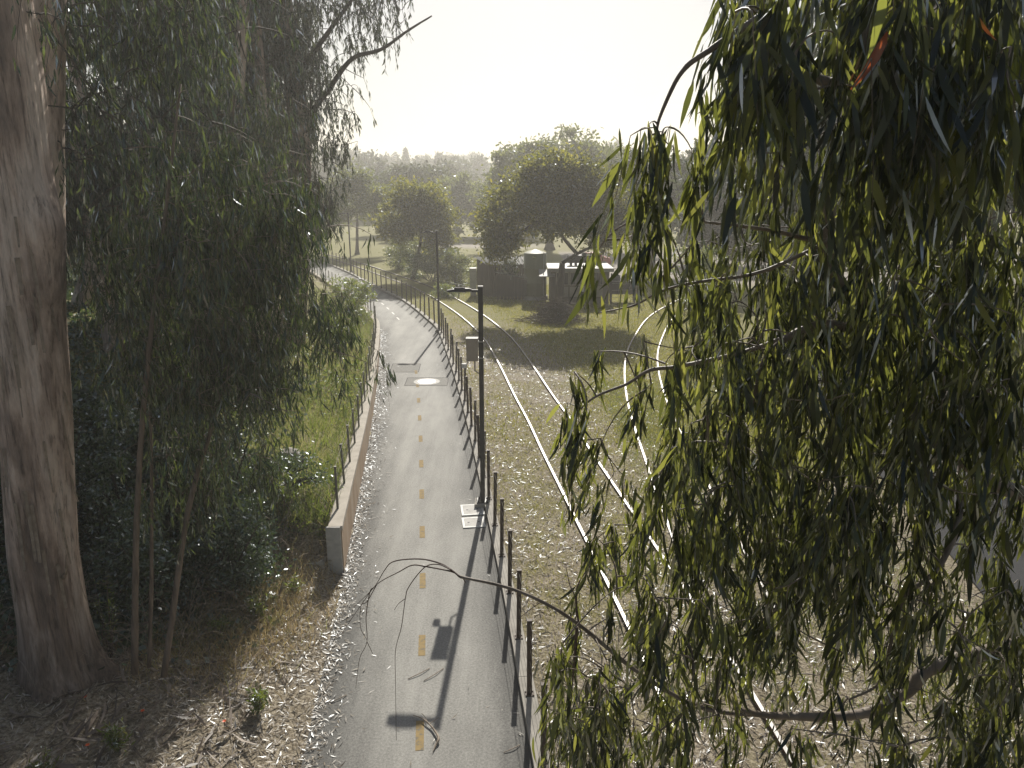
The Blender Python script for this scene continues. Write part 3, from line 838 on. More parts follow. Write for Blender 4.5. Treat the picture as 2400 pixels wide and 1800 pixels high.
MB().box((6.22, 52.8, 3.05), (.16, .5, .92), rot=Matrix.Rotation(.2, 3, 'Y')).build('end_plate', 'tank_dark', bo)
cyl(5.2, 52.8, [3.3, 3.45, 3.52], [.2, .17, .02], 'dome', 'tank_dark', bo, 14)
cyl(6.1, 52.8, [3.45, 3.62], [.07, .07], 'valve', 'tank_dark', bo, 10)
# tanks on a rack at the right of the cabin
rk = empty('tank_rack', (8.0, 52.4, 0), 'dark bench with two small drums right of the cabin', 'rack')
MB().box((8.0, 52.4, 1.05), (1.9, .7, .9)).build('side_board', 'dark_timber', rk)
MB().box((8.0, 52.4, 1.53), (2.2, .8, .05)).build('top_board', 'roof_metal', rk)
for x in (7.15, 8.85): MB().box((x, 52.4, .3), (.1, .6, .62)).build('leg', 'dark_timber', rk)
for x in (7.5, 8.2): cyl(x, 52.4, [1.56, 1.9, 2.05], [.3, .3, .05], 'drum', 'tank_dark', rk, 16)
# wire fence of the yard, right of the cabin
yf_ = empty('yard_fence', (9.5, 51.5, 0), 'thin wire yard fence with leaning dark posts right of the cabin', 'fence')
for k, x in enumerate((7.0, 8.9, 10.6, 12.2)):
    MB().box((x, 51.2 + .2 * k, 1.1), (.09, .09, 2.2)).build('post', 'dark_timber', yf_)
for z in (.5, 1.0, 1.5, 2.0): MB().tube([(7.0, 51.2, z), (12.2, 51.8, z + .05)], .01, 4).build('wire', 'galvanised', yf_)
# utility pole with cross arm
up = empty('utility_pole', (10.1, 55.5, 0), 'slim wooden utility pole with pale cross arm at the edge of the hanging leaves', 'pole')
MB().tube([(10.1, 55.5, 0), (10.05, 55.5, 7.3)], [.11, .07], 8).build('mast', 'dark_timber', up)
MB().box((10.1, 55.4, 7.05), (2.5, .1, .09)).build('cross_arm', 'galvanised', up)
for x in (9.0, 9.6, 10.6, 11.2): MB().box((x, 55.4, 7.16), (.06, .06, .12)).build('insulator', 'galvanised', up)
# guard rail of the far road
gr_ = empty('guard_rail', (-6, 112, 0), 'long pale guard rail at the far side of the field', 'guard rail')
MB().box((-5.5, 112, .62), (16, .12, .35)).build('beam', 'galvanised', gr_)
for k in range(9): MB().box((-13 + 1.9 * k, 112.1, .35), (.14, .14, .7)).build('post', 'dark_timber', gr_)
# chain link fence beyond the cabin
cl_ = empty('chain_link_fence', (12, 74, 0), 'thin chain link fence on the gravel lot far behind the cabin', 'fence')
for k in range(8): MB().tube([(8.5 + k * 2.2, 74, 0), (8.5 + k * 2.2, 74, 2.0)], .035, 5).build('post', 'galvanised', cl_)
for z in (.1, 1.98): MB().tube([(8.5, 74, z), (23.9, 74, z)], .02, 4).build('rail', 'galvanised', cl_)
# parked car seen under the tree
cr = empty('parked_car', (8.3, 77, 0), 'small red car parked far behind the spreading tree', 'car')
sec = [(-2.0, .35, .75), (-1.9, .3, .92), (-1.0, .28, 1.0), (-.5, .28, 1.45), (.7, .28, 1.48), (1.3, .28, 1.05), (1.95, .3, .9), (2.05, .35, .6)]
vv = []
for sx, zb, zt in sec: vv += [(8.3 + sx, 76.2, zb), (8.3 + sx, 77.8, zb), (8.3 + sx, 77.65, zt), (8.3 + sx, 76.35, zt)]
qq = [(k * 4 + j, k * 4 + (j + 1) % 4, k * 4 + 4 + (j + 1) % 4, k * 4 + 4 + j) for k in range(len(sec) - 1) for j in range(4)] + [(3, 2, 1, 0), (28, 29, 30, 31)]
make_obj('body', np.array(vv), np.array(qq), None, 'vehicle_red', cr)
MB().box((8.4, 76.28, 1.24), (1.3, .06, .3)).build('side_window', 'dark_glass', cr)
for x in (7.0, 9.6):
    for y in (76.3, 77.7):
        MB().tube([(x, y - .1, .31), (x, y + .1, .31)], [.31, .31], 16).build('wheel', 'tank_dark', cr)

# ------------------------------------------------------------------ vegetation generators
def quad_curve(a, b, lift, n=6):
    a, b = np.asarray(a, float), np.asarray(b, float)
    t = np.linspace(0, 1, n)[:, None]
    m = (a + b) / 2 + np.asarray(lift, float)
    return (1 - t) ** 2 * a + 2 * t * (1 - t) * m + t ** 2 * b

def grow(mb, seeds, anchors, r_of, lift=.12, seg=4, jitter=.08, npt=6, maxlen=1e9):
    """join every anchor to the nearest wood grown so far; returns which anchors were reached"""
    nodes = np.asarray(seeds, float); order = np.argsort(np.min(np.linalg.norm(anchors[:, None] - nodes[None, ::max(1, len(nodes) // 60)], axis=2), axis=1))
    pool = np.zeros((len(nodes) + len(anchors) * npt, 3)); pool[:len(nodes)] = nodes; m = len(nodes)
    keep = np.ones(len(anchors), bool)
    for k in order:
        a = anchors[k]
        dv = pool[:m] - a
        dist = np.linalg.norm(dv, axis=1) + np.clip(a[2] - pool[:m, 2], 0, 9) * .25
        b = pool[int(np.argmin(dist))]
        l = np.linalg.norm(a - b)
        if l > maxlen:
            keep[k] = False; continue
        if l < .02: continue
        c = quad_curve(b, a, np.array([rng.normal(0, jitter) * l, rng.normal(0, jitter) * l, lift * l + rng.normal(0, jitter) * l]), npt)
        r = r_of(l)
        mb.tube(c, np.linspace(r, r * .45, npt), seg, cap=False)
        pool[m:m + npt - 1] = c[1:]; m += npt - 1
    return keep

def crown_points(lobes, n, tuft=.5, tufts=None, shell=.5):
    lobes = np.asarray(lobes, float)           # x y z rx ry rz
    w = (lobes[:, 3] * lobes[:, 4] * lobes[:, 5]) ** .67
    nt_ = tufts or max(20, n // 95)
    li = rng.choice(len(lobes), nt_, p=w / w.sum())
    d = rdir(nt_)
    rad = shell + (1 - shell) * rng.random(nt_) ** .5
    rad = np.where(rng.random(nt_) < .25, rng.random(nt_), rad)
    C_ = lobes[li, :3] + d * lobes[li, 3:] * rad[:, None]
    ti = rng.integers(0, nt_, n)
    size = tuft * rng.uniform(.5, 1.3, nt_)
    P = C_[ti] + rng.normal(size=(n, 3)) * size[ti][:, None] * np.array([1, 1, .75])
    return P, C_, norm(P - lobes[li[ti], :3])

def broad_tree(name, label, base, trunk, lobes, n, leaf, mat, tuft, group=None, bark='oak_bark', limbs=True, cat='tree', r0=.25, aspect=.55, droop=0., n_branch=40, shell=.5):
    e = empty(name, tuple(base), label, cat, group)
    tr = np.asarray(trunk, float)
    tc = curve(tr, 6)
    mb = MB(); mb.tube(tc, np.linspace(r0, r0 * .55, len(tc)) * (1 + .6 * np.exp(-np.linspace(0, 8, len(tc)))), 9, noise_amp=.05)
    mb.build('trunk', bark, e, True)
    lb = np.asarray(lobes, float); sat = []
    for l_ in lb:                                   # smaller outlying masses make the outline ragged
        for _ in range(4):
            d_ = rdir(1)[0]; d_[2] = abs(d_[2]) * .9 - .15
            sat.append(np.concatenate([l_[:3] + d_ * l_[3:] * rng.uniform(.8, 1.1), l_[3:] * rng.uniform(.22, .42)]))
    P, C_, out = crown_points(np.concatenate([lb, np.array(sat)]), n, tuft, shell=shell)
    if limbs:
        mb = MB()
        an = C_[rng.permutation(len(C_))[:n_branch]]
        lob = np.asarray(lobes)[:, :3]
        grow(mb, tc[len(tc) * 2 // 3:], np.concatenate([lob]), lambda l: r0 * .42, .05, 6)
        grow(mb, np.concatenate([quad_curve(tc[-1], l, (0, 0, .2), 6) for l in lob]), an, lambda l: max(.02, r0 * .16), .1, 4)
        mb.build('branches', bark, e, True)
    D = norm(rdir(n) + out * .5 + np.array([0, 0, -droop]))
    Nn = norm(rdir(n) + .3 * np.array([0, 0, 1]))
    L = leaf * rng.uniform(.6, 1.35, n)
    leaf_cloud('crown', mat, P, D, Nn, L, L * aspect, st=3 if leaf < .18 else 2, parent=e)
    return e

# the spreading tree on the grass
broad_tree('spreading_tree', 'broad spreading tree with forked dark trunk on the grass beside the track', (3.15, 47.3, 0),
           [(3.15, 47.3, -.1), (3.1, 47.3, 1.0), (3.2, 47.3, 2.4), (3.25, 47.3, 3.3)],
           [(.8, 47, 7.0, 2.0, 2.2, 2.0), (3.3, 47.5, 8.5, 2.3, 2.5, 1.5), (5.3, 47.2, 7.3, 1.7, 2.2, 2.0), (-.8, 46.8, 5.6, 1.2, 1.5, 1.5), (6.0, 47, 5.9, 1.1, 1.5, 1.5), (2.2, 46.8, 6.4, 1.9, 1.8, 1.5), (4.4, 48, 6.5, 1.8, 1.8, 1.5), (-.7, 46.8, 4.4, .9, 1.2, .9), (6.0, 47.2, 4.7, .9, 1.2, .8), (2.4, 47, 9.1, 1.7, 1.8, .9)], 44000, .19, 'oak_leaf', .38, r0=.34, n_branch=160)
# brush pile against its trunk
bp_ = empty('brush_pile', (2.7, 44.4, 0), 'dark heap of cut brush in front of the spreading tree', 'brush pile')
mb = MB()
for k in range(900):
    a = rng.random() * 6.28; r = abs(rng.normal(0, .62)); x = 2.7 + math.cos(a) * r * 1.45; y = 44.4 + math.sin(a) * r * .9
    h = max(.05, 1.25 * math.exp(-(r / .85) ** 2)) * rng.random() ** .6
    d = norm(np.array([rng.normal(), rng.normal() * .7, rng.normal() * .35 - .1])); l = rng.uniform(.35, 1.2)
    p = np.array([x, y, h + .05])
    q_ = p + d * l; q_[2] = max(q_[2], .02); p[2] = max(p[2], .02)
    mb.tube(quad_curve(p, q_, (rng.normal(0, .08), rng.normal(0, .08), .1), 4), [.018, .015, .012, .006], 3, cap=False)
mb.build('sticks', 'brush', bp_)['kind'] = 'stuff'
n = 4500
r = np.abs(rng.normal(0, .6, n)); a = rng.random(n) * 6.28
h = np.maximum(.05, 1.2 * np.exp(-(r / .85) ** 2)) * rng.random(n) ** .4
leaf_cloud('dead_leaves', 'bark_litter', np.column_stack([2.7 + np.cos(a) * r * 1.45, 44.4 + np.sin(a) * r * .9, h]), rdir(n), rdir(n), rng.uniform(.08, .2, n), rng.uniform(.02, .05, n), parent=bp_)

# trees around the bend and across the field
broad_tree('leaning_tree', 'bushy tree on a slim leaning trunk beyond the far bend of the track', (-9.0, 66, 0),
           [(-9.0, 66, -.1), (-8.7, 66, 1.3), (-8.2, 66, 3.2), (-8.1, 66, 4.6)],
           [(-9.6, 66, 6.6, 1.7, 2, 1.9), (-7.6, 66.3, 6.9, 1.6, 2, 2.0), (-8.6, 66, 4.6, 2.2, 2, 1.5), (-6.4, 66.5, 5.0, 1.5, 1.8, 1.9), (-10.6, 66, 4.8, 1.2, 1.6, 1.4), (-6.2, 66, 3.0, 1.0, 1.4, 1.2)], 17000, .24, 'oak_leaf', .42, r0=.2, n_branch=70)
broad_tree('roadside_tree', 'loose grey green tree behind the farthest lamp post', (-19.2, 91, 0), [(-19.2, 91, 0), (-19.1, 91, 2), (-18.9, 91, 5)],
           [(-20, 91, 7.0, 2.3, 2, 2.8), (-17.6, 91, 6.8, 2.1, 2, 2.7), (-15.8, 91.4, 5.4, 1.8, 2, 2.3), (-19, 91, 9.0, 1.5, 1.4, 1.5), (-22.4, 91, 5.6, 2.2, 2, 2.8)], 12000, .3, 'willow_leaf', .5, r0=.22, n_branch=60)
broad_tree('roadside_tree', 'dark tree just left of the farthest lamp post', (-24.5, 76, 0), [(-24.5, 76, 0), (-24.4, 76, 2), (-24.2, 76, 4.5)],
           [(-24.0, 76, 6.2, 2.4, 2, 2.8), (-26.2, 76, 5.0, 2.2, 2, 3.0), (-22.8, 76.4, 5.2, 1.5, 1.6, 1.6)], 8000, .3, 'dark_leaf', .45, r0=.2, n_branch=40)
def bush(label, c, r, n, leaf, mat, group=None, name='bush'):
    lob = [(c[0] + rng.normal(0, r[0] * .35), c[1] + rng.normal(0, r[1] * .3), c[2] + r[2] * rng.uniform(.3, .75), r[0] * .6, r[1] * .6, r[2] * .55) for _ in range(5)]
    e = empty(name, tuple(c), label, 'bush', group)
    P, C_, out = crown_points(lob, n, max(.18, r[0] * .12), shell=.4)
    P[:, 2] = np.maximum(P[:, 2], c[2] + .03)
    mb = MB()
    for k in range(14): mb.tube(quad_curve((c[0] + rng.normal(0, .15), c[1] + rng.normal(0, .15), c[2] - .1), C_[k % len(C_)], (0, 0, .2), 5), [.035, .03, .025, .02, .012], 4, cap=False)
    mb.build('stems', 'oak_bark', e)
    L = leaf * rng.uniform(.6, 1.35, n)
    leaf_cloud('foliage', mat, P, norm(rdir(n) + out * .4), rdir(n), L, L * .5, parent=e, st=3 if leaf < .25 else 2)
    return e
bush('yellow green bush behind the bend, left of the leaning trunk', (-9.3, 69.8, 0), (2.2, 1.6, 3.2), 6000, .18, 'willow_leaf')
bush('pale green bush nearest the farthest lamp post', (-11.4, 74.2, 0), (2.0, 1.5, 2.8), 5000, .18, 'willow_leaf')
bush('low dark bush right beside the leaning trunk', (-6.9, 64.3, 0), (2.0, 1.5, 2.4), 5000, .17, 'ivy_leaf')
bush('grey green bush left of the meter cabinet', (-4.8, 60.5, 0), (2.2, 1.5, 2.7), 5500, .17, 'willow_leaf')
bush('tall grassy bush between the field and the ribbed shed', (-2.6, 64.5, 0), (2.6, 1.6, 1.3), 4000, .2, 'willow_leaf')
bush('small pale bush at the foot of the barrier bar', (-4.9, 54.6, 0), (.8, .6, .8), 1800, .13, 'grass_green')
bush('dark leafy shrub on the ribbed shed corner', (-.1, 53.9, 1.9), (.55, .4, .9), 1200, .13, 'dark_leaf')
bush('sunlit light green bush behind the hanging leaves at the lot edge', (13.2, 49.5, 0), (1.9, 1.6, 3.6), 6000, .15, 'grass_green')
bush('grey green bush behind the hanging leaves beside the branch track', (10.6, 38.5, 0), (1.5, 1.4, 2.3), 4500, .13, 'willow_leaf')
broad_tree('field_tree', 'wide pale tree standing tallest behind the spreading tree', (5, 98, 0), [(5, 98, 0), (5, 98, 3), (5.2, 98, 6)],
           [(2.0, 98, 10.5, 4.2, 4, 3.4), (7, 98, 11.5, 4.6, 4, 3.6), (11.5, 99, 9.5, 3.6, 4, 3.4), (-1.0, 98, 7.5, 3, 3, 3.2), (4.5, 97, 7, 5, 4, 3), (14.5, 99, 8, 3, 3, 2.6)], 18000, .46, 'willow_leaf', .7, r0=.5, n_branch=60)
broad_tree('dark_tree', 'dense dark tree behind the utility pole', (13.5, 71, 0), [(13.5, 71, 0), (13.5, 71, 3), (13.4, 71, 6)],
           [(12.2, 71, 8.6, 2.6, 2.6, 2.6), (14.8, 71.5, 9.0, 2.8, 2.6, 2.6), (13.0, 71, 5.6, 3.0, 2.4, 2.4), (16.5, 71, 6.2, 2.4, 2.4, 3), (11.6, 71, 4.2, 1.8, 2, 1.8)], 15000, .34, 'dark_leaf', .5, r0=.4, n_branch=60)
broad_tree('round_tree', 'dark round-topped tree behind the leaning tree', (-18, 132, 0), [(-18, 132, 0), (-18, 132, 3), (-18, 132, 6)],
           [(-18, 132, 8.6, 6.3, 4, 2.6), (-14, 132, 8.4, 4.2, 4, 2.2), (-21, 132, 7.4, 3.8, 4, 2.4), (-18, 132, 5.5, 7, 4, 3)], 11000, .6, 'dark_leaf', .7, r0=.5, n_branch=20)
for (x, y, s, lab) in ((-9, 121, 1.0, 'pale willow left of the guard rail end'), (-4, 124, 1.15, 'pale willow above the middle of the guard rail'), (1.5, 122, .95, 'pale willow right of the guard rail behind the spreading tree'), (-14, 118, .85, 'pale willow behind the leaning tree crown')):
    broad_tree('willow', lab, (x, y, 0), [(x, y, 0), (x, y, 2.5), (x, y, 4)], [(x - 1.8 * s, y, 5.6 * s, 3 * s, 3, 3.2 * s), (x + 1.8 * s, y, 6.2 * s, 3 * s, 3, 3.4 * s), (x, y, 3 * s, 4 * s, 3, 2.6 * s)], 6500, .5, 'willow_leaf', .65, group='willows along the far field', r0=.3, n_branch=14)
k = 0
for (x, y, z, w, lab) in ((18, 62, 11, 4, 'dark tree behind the leaf curtain next to the lot bush'), (25, 58, 14, 5, 'broad dark tree far behind the middle of the leaf curtain'), (34, 60, 13, 5.5, 'broad dark tree far behind the right side of the leaf curtain'),
                          (22, 84, 13, 6, 'tall hazy tree beyond the gravel lot'), (32, 96, 14, 7, 'wide hazy tree at the far right of the gravel lot'), (24, 42, 15, 6, 'dark roadside tree behind the leaf curtain at the right'), (17.5, 45, 16, 5, 'tall dark tree behind the upper middle of the leaf curtain'), (31, 40, 18, 7, 'tallest dark tree behind the right edge of the leaf curtain')):
    broad_tree('dark_tree', lab, (x, y, 0), [(x, y, 0), (x, y, z * .3), (x + .2, y, z * .5)],
               [(x - w * .4, y, z * .62, w * .6, w * .6, z * .28), (x + w * .4, y, z * .68, w * .6, w * .6, z * .28), (x, y, z * .4, w * .75, w * .6, z * .25), (x, y, z * .82, w * .45, w * .4, z * .16)], 9000, .46, 'dark_leaf', .55, group='trees behind the leaf curtain', r0=.4, n_branch=30)

# hillside wood: a few trees built once, then set out singly
def proto_tree(kind):
    if kind == 'round':
        lob = [(-2, 0, 6.5, 3, 2.5, 2.8), (2, 0, 7, 3, 2.5, 2.8), (0, 0, 4.5, 4, 3, 3), (.5, 0, 9, 2.2, 2, 1.8)]
        P, C_, out = crown_points(lob, 3000, .8)
    elif kind == 'conifer':
        n = 2600; h = rng.random(n) ** .8 * 13 + 2
        lev = np.round(h * 1.0) / 1.0
        r = (15.5 - lev) * .33 * rng.random(n) ** .5; a = rng.random(n) * 6.28
        P = np.column_stack([r * np.cos(a), r * np.sin(a), lev + rng.normal(0, .12, n) - r * .1]); out = norm(P - np.array([0, 0, 8]))
    else:
        n = 260; a = rng.random(n) * 6.28; r = rng.random(n) * 1.2
        P = np.column_stack([r * .3 * np.cos(a), r * .3 * np.sin(a), 15 + rng.normal(0, .15, n)]); out = np.column_stack([np.cos(a), np.sin(a), rng.normal(.1, .5, n)])
    n = len(P); L = (.75 if kind != 'palm' else 1.2) * rng.uniform(.6, 1.4, n)
    v, q, m = leaf_arr(P, norm(rdir(n) * (.2 if kind == 'palm' else 1) + out * .8), rdir(n), L, L * (.5 if kind != 'palm' else .12), np.zeros(n), np.full(n, -.2), 2)
    crown = make_mesh('crown', v, q, None, 'dark_leaf', False, {'rnd': np.repeat(rng.random(n), m)})
    v, q, t = tube_arr([(0, 0, -1), (0, 0, 4), (.1, 0, 15 if kind != 'round' else 6)], [.3, .22, .14] if kind != 'round' else [.4, .3, .2], 6)
    return crown, make_mesh('trunk', v, q, t, 'oak_bark', True)
PROTO = {k: [proto_tree(k) for _ in range(2)] for k in ('round', 'conifer', 'palm')}
def far_tree(kind, x, y, s, label, group, name):
    z = float(height(x, y)) - .4
    e = empty(name, (x, y, z), label, 'tree', group)
    e.scale = (s, s, s * rng.uniform(.9, 1.1)); e.rotation_euler = (0, 0, rng.random() * 6.28)
    c, t = PROTO[kind][int(rng.integers(0, 2))]
    for nm, me in (('crown', c), ('trunk', t)):
        o = bpy.data.objects.new(nm, me); COL.objects.link(o); o.parent = e
for i in range(150):
    y = rng.uniform(170, 450); x = rng.uniform(-.36, .30) * y
    far_tree('round', x, y, rng.uniform(.8, 1.5), 'hazy round-crowned tree of the wood on the far hillside', 'round trees on the far hillside', 'hillside_tree')
for (x, y, s, lab) in ((-42, 300, 1.05, 'tallest hazy conifer on the skyline'), (-29, 290, .85, 'hazy conifer right of the tallest one on the skyline'), (-50, 300, .85, 'hazy conifer left of the tallest one on the skyline'), (-88, 330, .9, 'hazy pointed conifer toward the left of the skyline'), (-60, 270, .6, 'small hazy conifer on the middle of the hillside')):
    far_tree('conifer', x, y, s, lab, None, 'hillside_conifer')
for (x, y, s, lab) in ((-19, 250, .95, 'hazy palm with slim trunk nearest on the skyline'), (-37, 380, .9, 'smaller hazy palm on the skyline, left one'), (-33.5, 385, .8, 'smaller hazy palm on the skyline, right one')):
    far_tree('palm', x, y, s, lab, None, 'palm_tree')

# ------------------------------------------------------------------ tall eucalyptus trees of the left bank
def euc_trunk(mb_name, pts, r, e, amp=.035, seg=26, flare=.0):
    c = curve(pts, 10)
    s = np.linspace(0, 1, len(c))
    rad = np.interp(s, np.linspace(0, 1, len(r)), r)
    return MB().tube(c, rad, seg, noise_amp=amp).build(mb_name, 'euc_bark', e, True), c

def hang(anchors, per, lo, hi, spread, leafL, wr):
    """hanging leaves strung along short drooping twigs below each anchor"""
    n = len(anchors)
    tw = rng.uniform(lo, hi, n)
    az = rng.random(n) * 6.28
    out = np.column_stack([np.cos(az), np.sin(az), np.zeros(n)])
    idx = np.repeat(np.arange(n), per); t = rng.random(len(idx))
    P = anchors[idx] + out[idx] * (spread * np.sqrt(t) * tw[idx])[:, None] - np.array([0, 0, 1]) * (t ** 1.4 * tw[idx])[:, None] + rng.normal(0, .02, (len(idx), 3))
    D = norm(rng.normal(size=(len(idx), 3)) * .24 + out[idx] * .15 + np.array([0, 0, -1.0]))
    Nn = rdir(len(idx)); Nn[:, 2] *= .3
    L = leafL * rng.uniform(.55, 1.25, len(idx))
    twigs = [(anchors[i], anchors[i] + out[i] * spread * tw[i] * .7 - np.array([0, 0, .55 * tw[i]]), anchors[i] + out[i] * spread * tw[i] - np.array([0, 0, tw[i]])) for i in range(n)]
    return P, D, Nn, L, L * wr * rng.uniform(.8, 1.25, len(idx)), twigs

def twig_mesh(mb, twigs, r):
    for tw in twigs:
        c = quad_curve(tw[0], tw[2], np.array(tw[1]) - (np.array(tw[0]) + np.array(tw[2])) / 2, 3)
        mb.tube(c, [r, r * .75, r * .3], 3, cap=False)

def tall_euc(label, base, top, r, lobes, n_anchor, per, leafL, seed_limbs, name='tall_eucalyptus', bend=.4, mat='tall_euc_leaf'):
    b = np.array(base, float); b[2] = float(height(b[0], b[1])) - .3
    e = empty(name, tuple(b), label, 'tree', 'tall eucalyptus trees on the left bank')
    t = np.array(top, float)
    m1 = b + (t - b) * .35 + np.array([rng.normal(0, bend), rng.normal(0, bend), 0]); m2 = b + (t - b) * .7 + np.array([rng.normal(0, bend), rng.normal(0, bend), 0])
    trunk, tc = euc_trunk('trunk', [b, m1, m2, t], [r * 1.35, r, r * .8, r * .45], e)
    lob = np.asarray(lobes, float)
    seeds = [tc[len(tc) // 3:]]
    for L_ in seed_limbs:
        p = np.array(L_, float); st = tc[int(np.argmin(np.linalg.norm(tc - p[0], axis=1)))]
        c = curve(np.concatenate([[st], p]), 7)
        MB().tube(c, np.linspace(r * .34, .025, len(c)), 8, noise_amp=.04).build('limb', 'oak_bark', e, True)
        seeds.append(c)
    P, C_, o_ = crown_points(lob, n_anchor, .55, tufts=max(10, n_anchor // 24), shell=.25)
    mb = MB(); grow(mb, np.concatenate(seeds), P, lambda l: min(.05, .012 + .012 * l), .12, 3, npt=4)
    Pl, D, Nn, L, W, tw = hang(P, per - 2, .4, 1.0, .3, leafL * 1.06, .2)
    twig_mesh(mb, tw, .008)
    mb.build('branches', 'oak_bark', e)
    leaf_cloud('foliage', mat, Pl, D, Nn, L, W, st=3, parent=e)
    return e
tall_euc('tall eucalyptus whose bare limbs reach out over the path against the sky', (-9.0, 29, 0), (-7.4, 30, 25), .40,
         [(-6.4, 29.5, 14.2, 1.9, 2, 1.7), (-4.4, 29, 14.6, 1.8, 1.6, 1.4), (-7.5, 29, 10.2, .7, 1.2, 2.6), (-7.2, 30, 17, 3.2, 2, 2.5), (-6.0, 29.5, 12.4, 1.2, 1.2, .7), (-8.4, 29.5, 12.5, 1.5, 1.5, 3)], 1300, 14, .2,
         [[(-7.9, 29.6, 10.6), (-6.9, 29.3, 11.6), (-5.9, 29, 12.6), (-4.8, 28.9, 12.9), (-3.8, 28.8, 13.5), (-2.9, 28.8, 14.0)], [(-7.8, 29.7, 12.6), (-6.8, 29.4, 13.6), (-5.6, 29.2, 14.9), (-4.6, 29, 16.0)]])
for (x, y, z, w, lab) in ((-22, 50, 19, 6, 'dark tree behind the left grove, nearest the bend'), (-31, 47, 13, 7, 'broad dark tree deep behind the left grove'), (-41, 52, 14, 8, 'broad dark tree at the far left behind the grove'), (-25, 62, 17, 6, 'dark tree beyond the grove on the inside of the bend')):
    broad_tree('bank_tree', lab, (x, y, 3), [(x, y, 2), (x, y, z * .4), (x + .2, y, z * .6)],
               [(x - w * .4, y, z * .55, w * .6, w * .5, z * .3), (x + w * .4, y, z * .6, w * .6, w * .5, z * .3), (x, y, z * .35, w * .85, w * .5, z * .25), (x, y, z * .85, w * .5, w * .4, z * .18)], 12000, .5, 'dark_leaf', .6, group='trees behind the left grove', r0=.45, n_branch=30)
tall_euc('massive dark eucalyptus trunk in the middle of the left grove', (-12.4, 27.5, 0), (-11.2, 29, 27), .85,
         [(-12, 28.5, 15, 3.2, 2, 4), (-11, 26.4, 11, 2.6, 1.2, 3), (-14, 28, 12.5, 1.6, 1.6, 2.5)], 1100, 14, .24, [])
tall_euc('twin stem eucalyptus just right of the massive dark trunk', (-10.6, 29, 0), (-10.3, 30, 27), .55,
         [(-10, 28.6, 14, 2.4, 2, 3.6), (-9.6, 27.6, 10.5, 2.0, 1.4, 2.8), (-9, 28, 8, 1.6, 1.4, 2)], 1300, 14, .24, [])
tall_euc('slim pale eucalyptus trunk leaning right in the left grove', (-9.9, 25, 0), (-7.2, 25.6, 25), .18,
         [(-9.6, 25.5, 12, 1.8, 1.5, 3.0), (-8.4, 26, 14.5, 1.4, 1.5, 2.6), (-9.4, 25.5, 8, 1.6, 1.3, 1.8)], 1100, 14, .23, [])
tall_euc('straight pale eucalyptus trunk nearest the path in the left grove', (-8.9, 26.5, 0), (-8.25, 27, 27), .2,
         [(-9.4, 33, 13.5, 2.2, 1.6, 3.4), (-8.8, 32, 9.5, 1.4, 1.2, 2.8), (-9.6, 31, 7.5, 1.6, 1.4, 1.8), (-8.2, 30, 7.6, .9, 1, 1.4)], 1300, 14, .23, [])
tall_euc('grey eucalyptus trunk standing close behind the big left foreground trunk', (-9.0, 12.3, 0), (-4.6, 12.2, 24), .30,
         [(-6.9, 13.4, 10.9, 1.0, 1.0, 1.2), (-5.9, 13.2, 11.2, 1.0, 1.0, 1.2), (-7.0, 13.0, 8.6, .8, .8, .9), (-6.3, 13.0, 9.0, .7, .8, .7)], 480, 13, .19, [], mat='sapling_leaf', bend=.1)
tall_euc('thin eucalyptus behind the foreground saplings', (-11.2, 20, 0), (-11.4, 20.5, 20), .2,
         [(-10.4, 20, 8.6, 1.6, 1.2, 2.2), (-8.8, 20, 7.6, 1.4, 1.2, 2.2), (-12, 20, 8.4, 1.4, 1.2, 2.2), (-7.8, 20.5, 9.4, 1.0, 1.0, 1.6), (-9.4, 20.5, 11, 1.2, 1, 1.2)], 1400, 14, .21, [])
tall_euc('eucalyptus at the back of the left grove beside the bend', (-16.0, 46, 0), (-16, 47, 24), .45,
         [(-16, 46, 14, 3.6, 2, 5), (-13.5, 45.5, 8.0, 1.8, 1.8, 2.6), (-19, 46, 12, 3, 2, 6), (-15.5, 46, 6.5, 2.4, 1.8, 2.2)], 700, 15, .28, [])
tall_euc('far left eucalyptus seen through the gap beside the foreground trunk', (-21, 33, 0), (-20, 34, 24), .5,
         [(-18.5, 33, 10, 2.6, 2, 2.2), (-16.5, 32, 9.5, 2.2, 2, 2.4), (-22, 33, 11, 3, 2, 3), (-17, 33, 15.0, 2.4, 2, 1.0)], 760, 14, .26, [])
tall_euc('low leafy eucalyptus filling the bank below the left grove', (-14.5, 24, 0), (-14.2, 24.5, 13), .22,
         [(-14.2, 24, 8, 1.8, 1.5, 2.4), (-12, 23.5, 7.5, 1.8, 1.5, 2.2), (-16.5, 24, 7.5, 1.8, 1.4, 2.2), (-13, 24, 10.6, 1.6, 1.2, 1.4)], 1200, 14, .23, [])

# ------------------------------------------------------------------ the big foreground trunk on the left
e = empty('big_eucalyptus', (-7.45, 9.7, .9), 'huge eucalyptus trunk with peeling bark filling the left edge of the foreground', 'tree')
zs = np.array([.0, .3, .6, 1.2, 2.3, 3.3, 4.2, 5.0, 5.9, 6.9, 7.8, 8.7, 11.2, 13, 16, 20])
rs = np.array([.66, .56, .50, .455, .445, .44, .44, .44, .44, .43, .40, .39, .37, .35, .33, .3])
cxs = np.interp(zs + .75, [.75, 3, 4, 5, 5.8, 6.7, 7.7, 8.6, 9.5, 12, 20], [-7.05, -6.97, -6.85, -6.71, -6.63, -6.55, -6.40, -6.37, -6.29, -6.25, -6.4])
seg = 64; nz = 120
zz = np.interp(np.linspace(0, 1, nz), np.linspace(0, 1, len(zs)), zs)
rr_ = np.interp(zz, zs, rs); cc = np.interp(zz, zs, cxs)
A = np.linspace(0, 2 * math.pi, seg + 1)[:-1]
Am, Zm = np.meshgrid(A, zz)
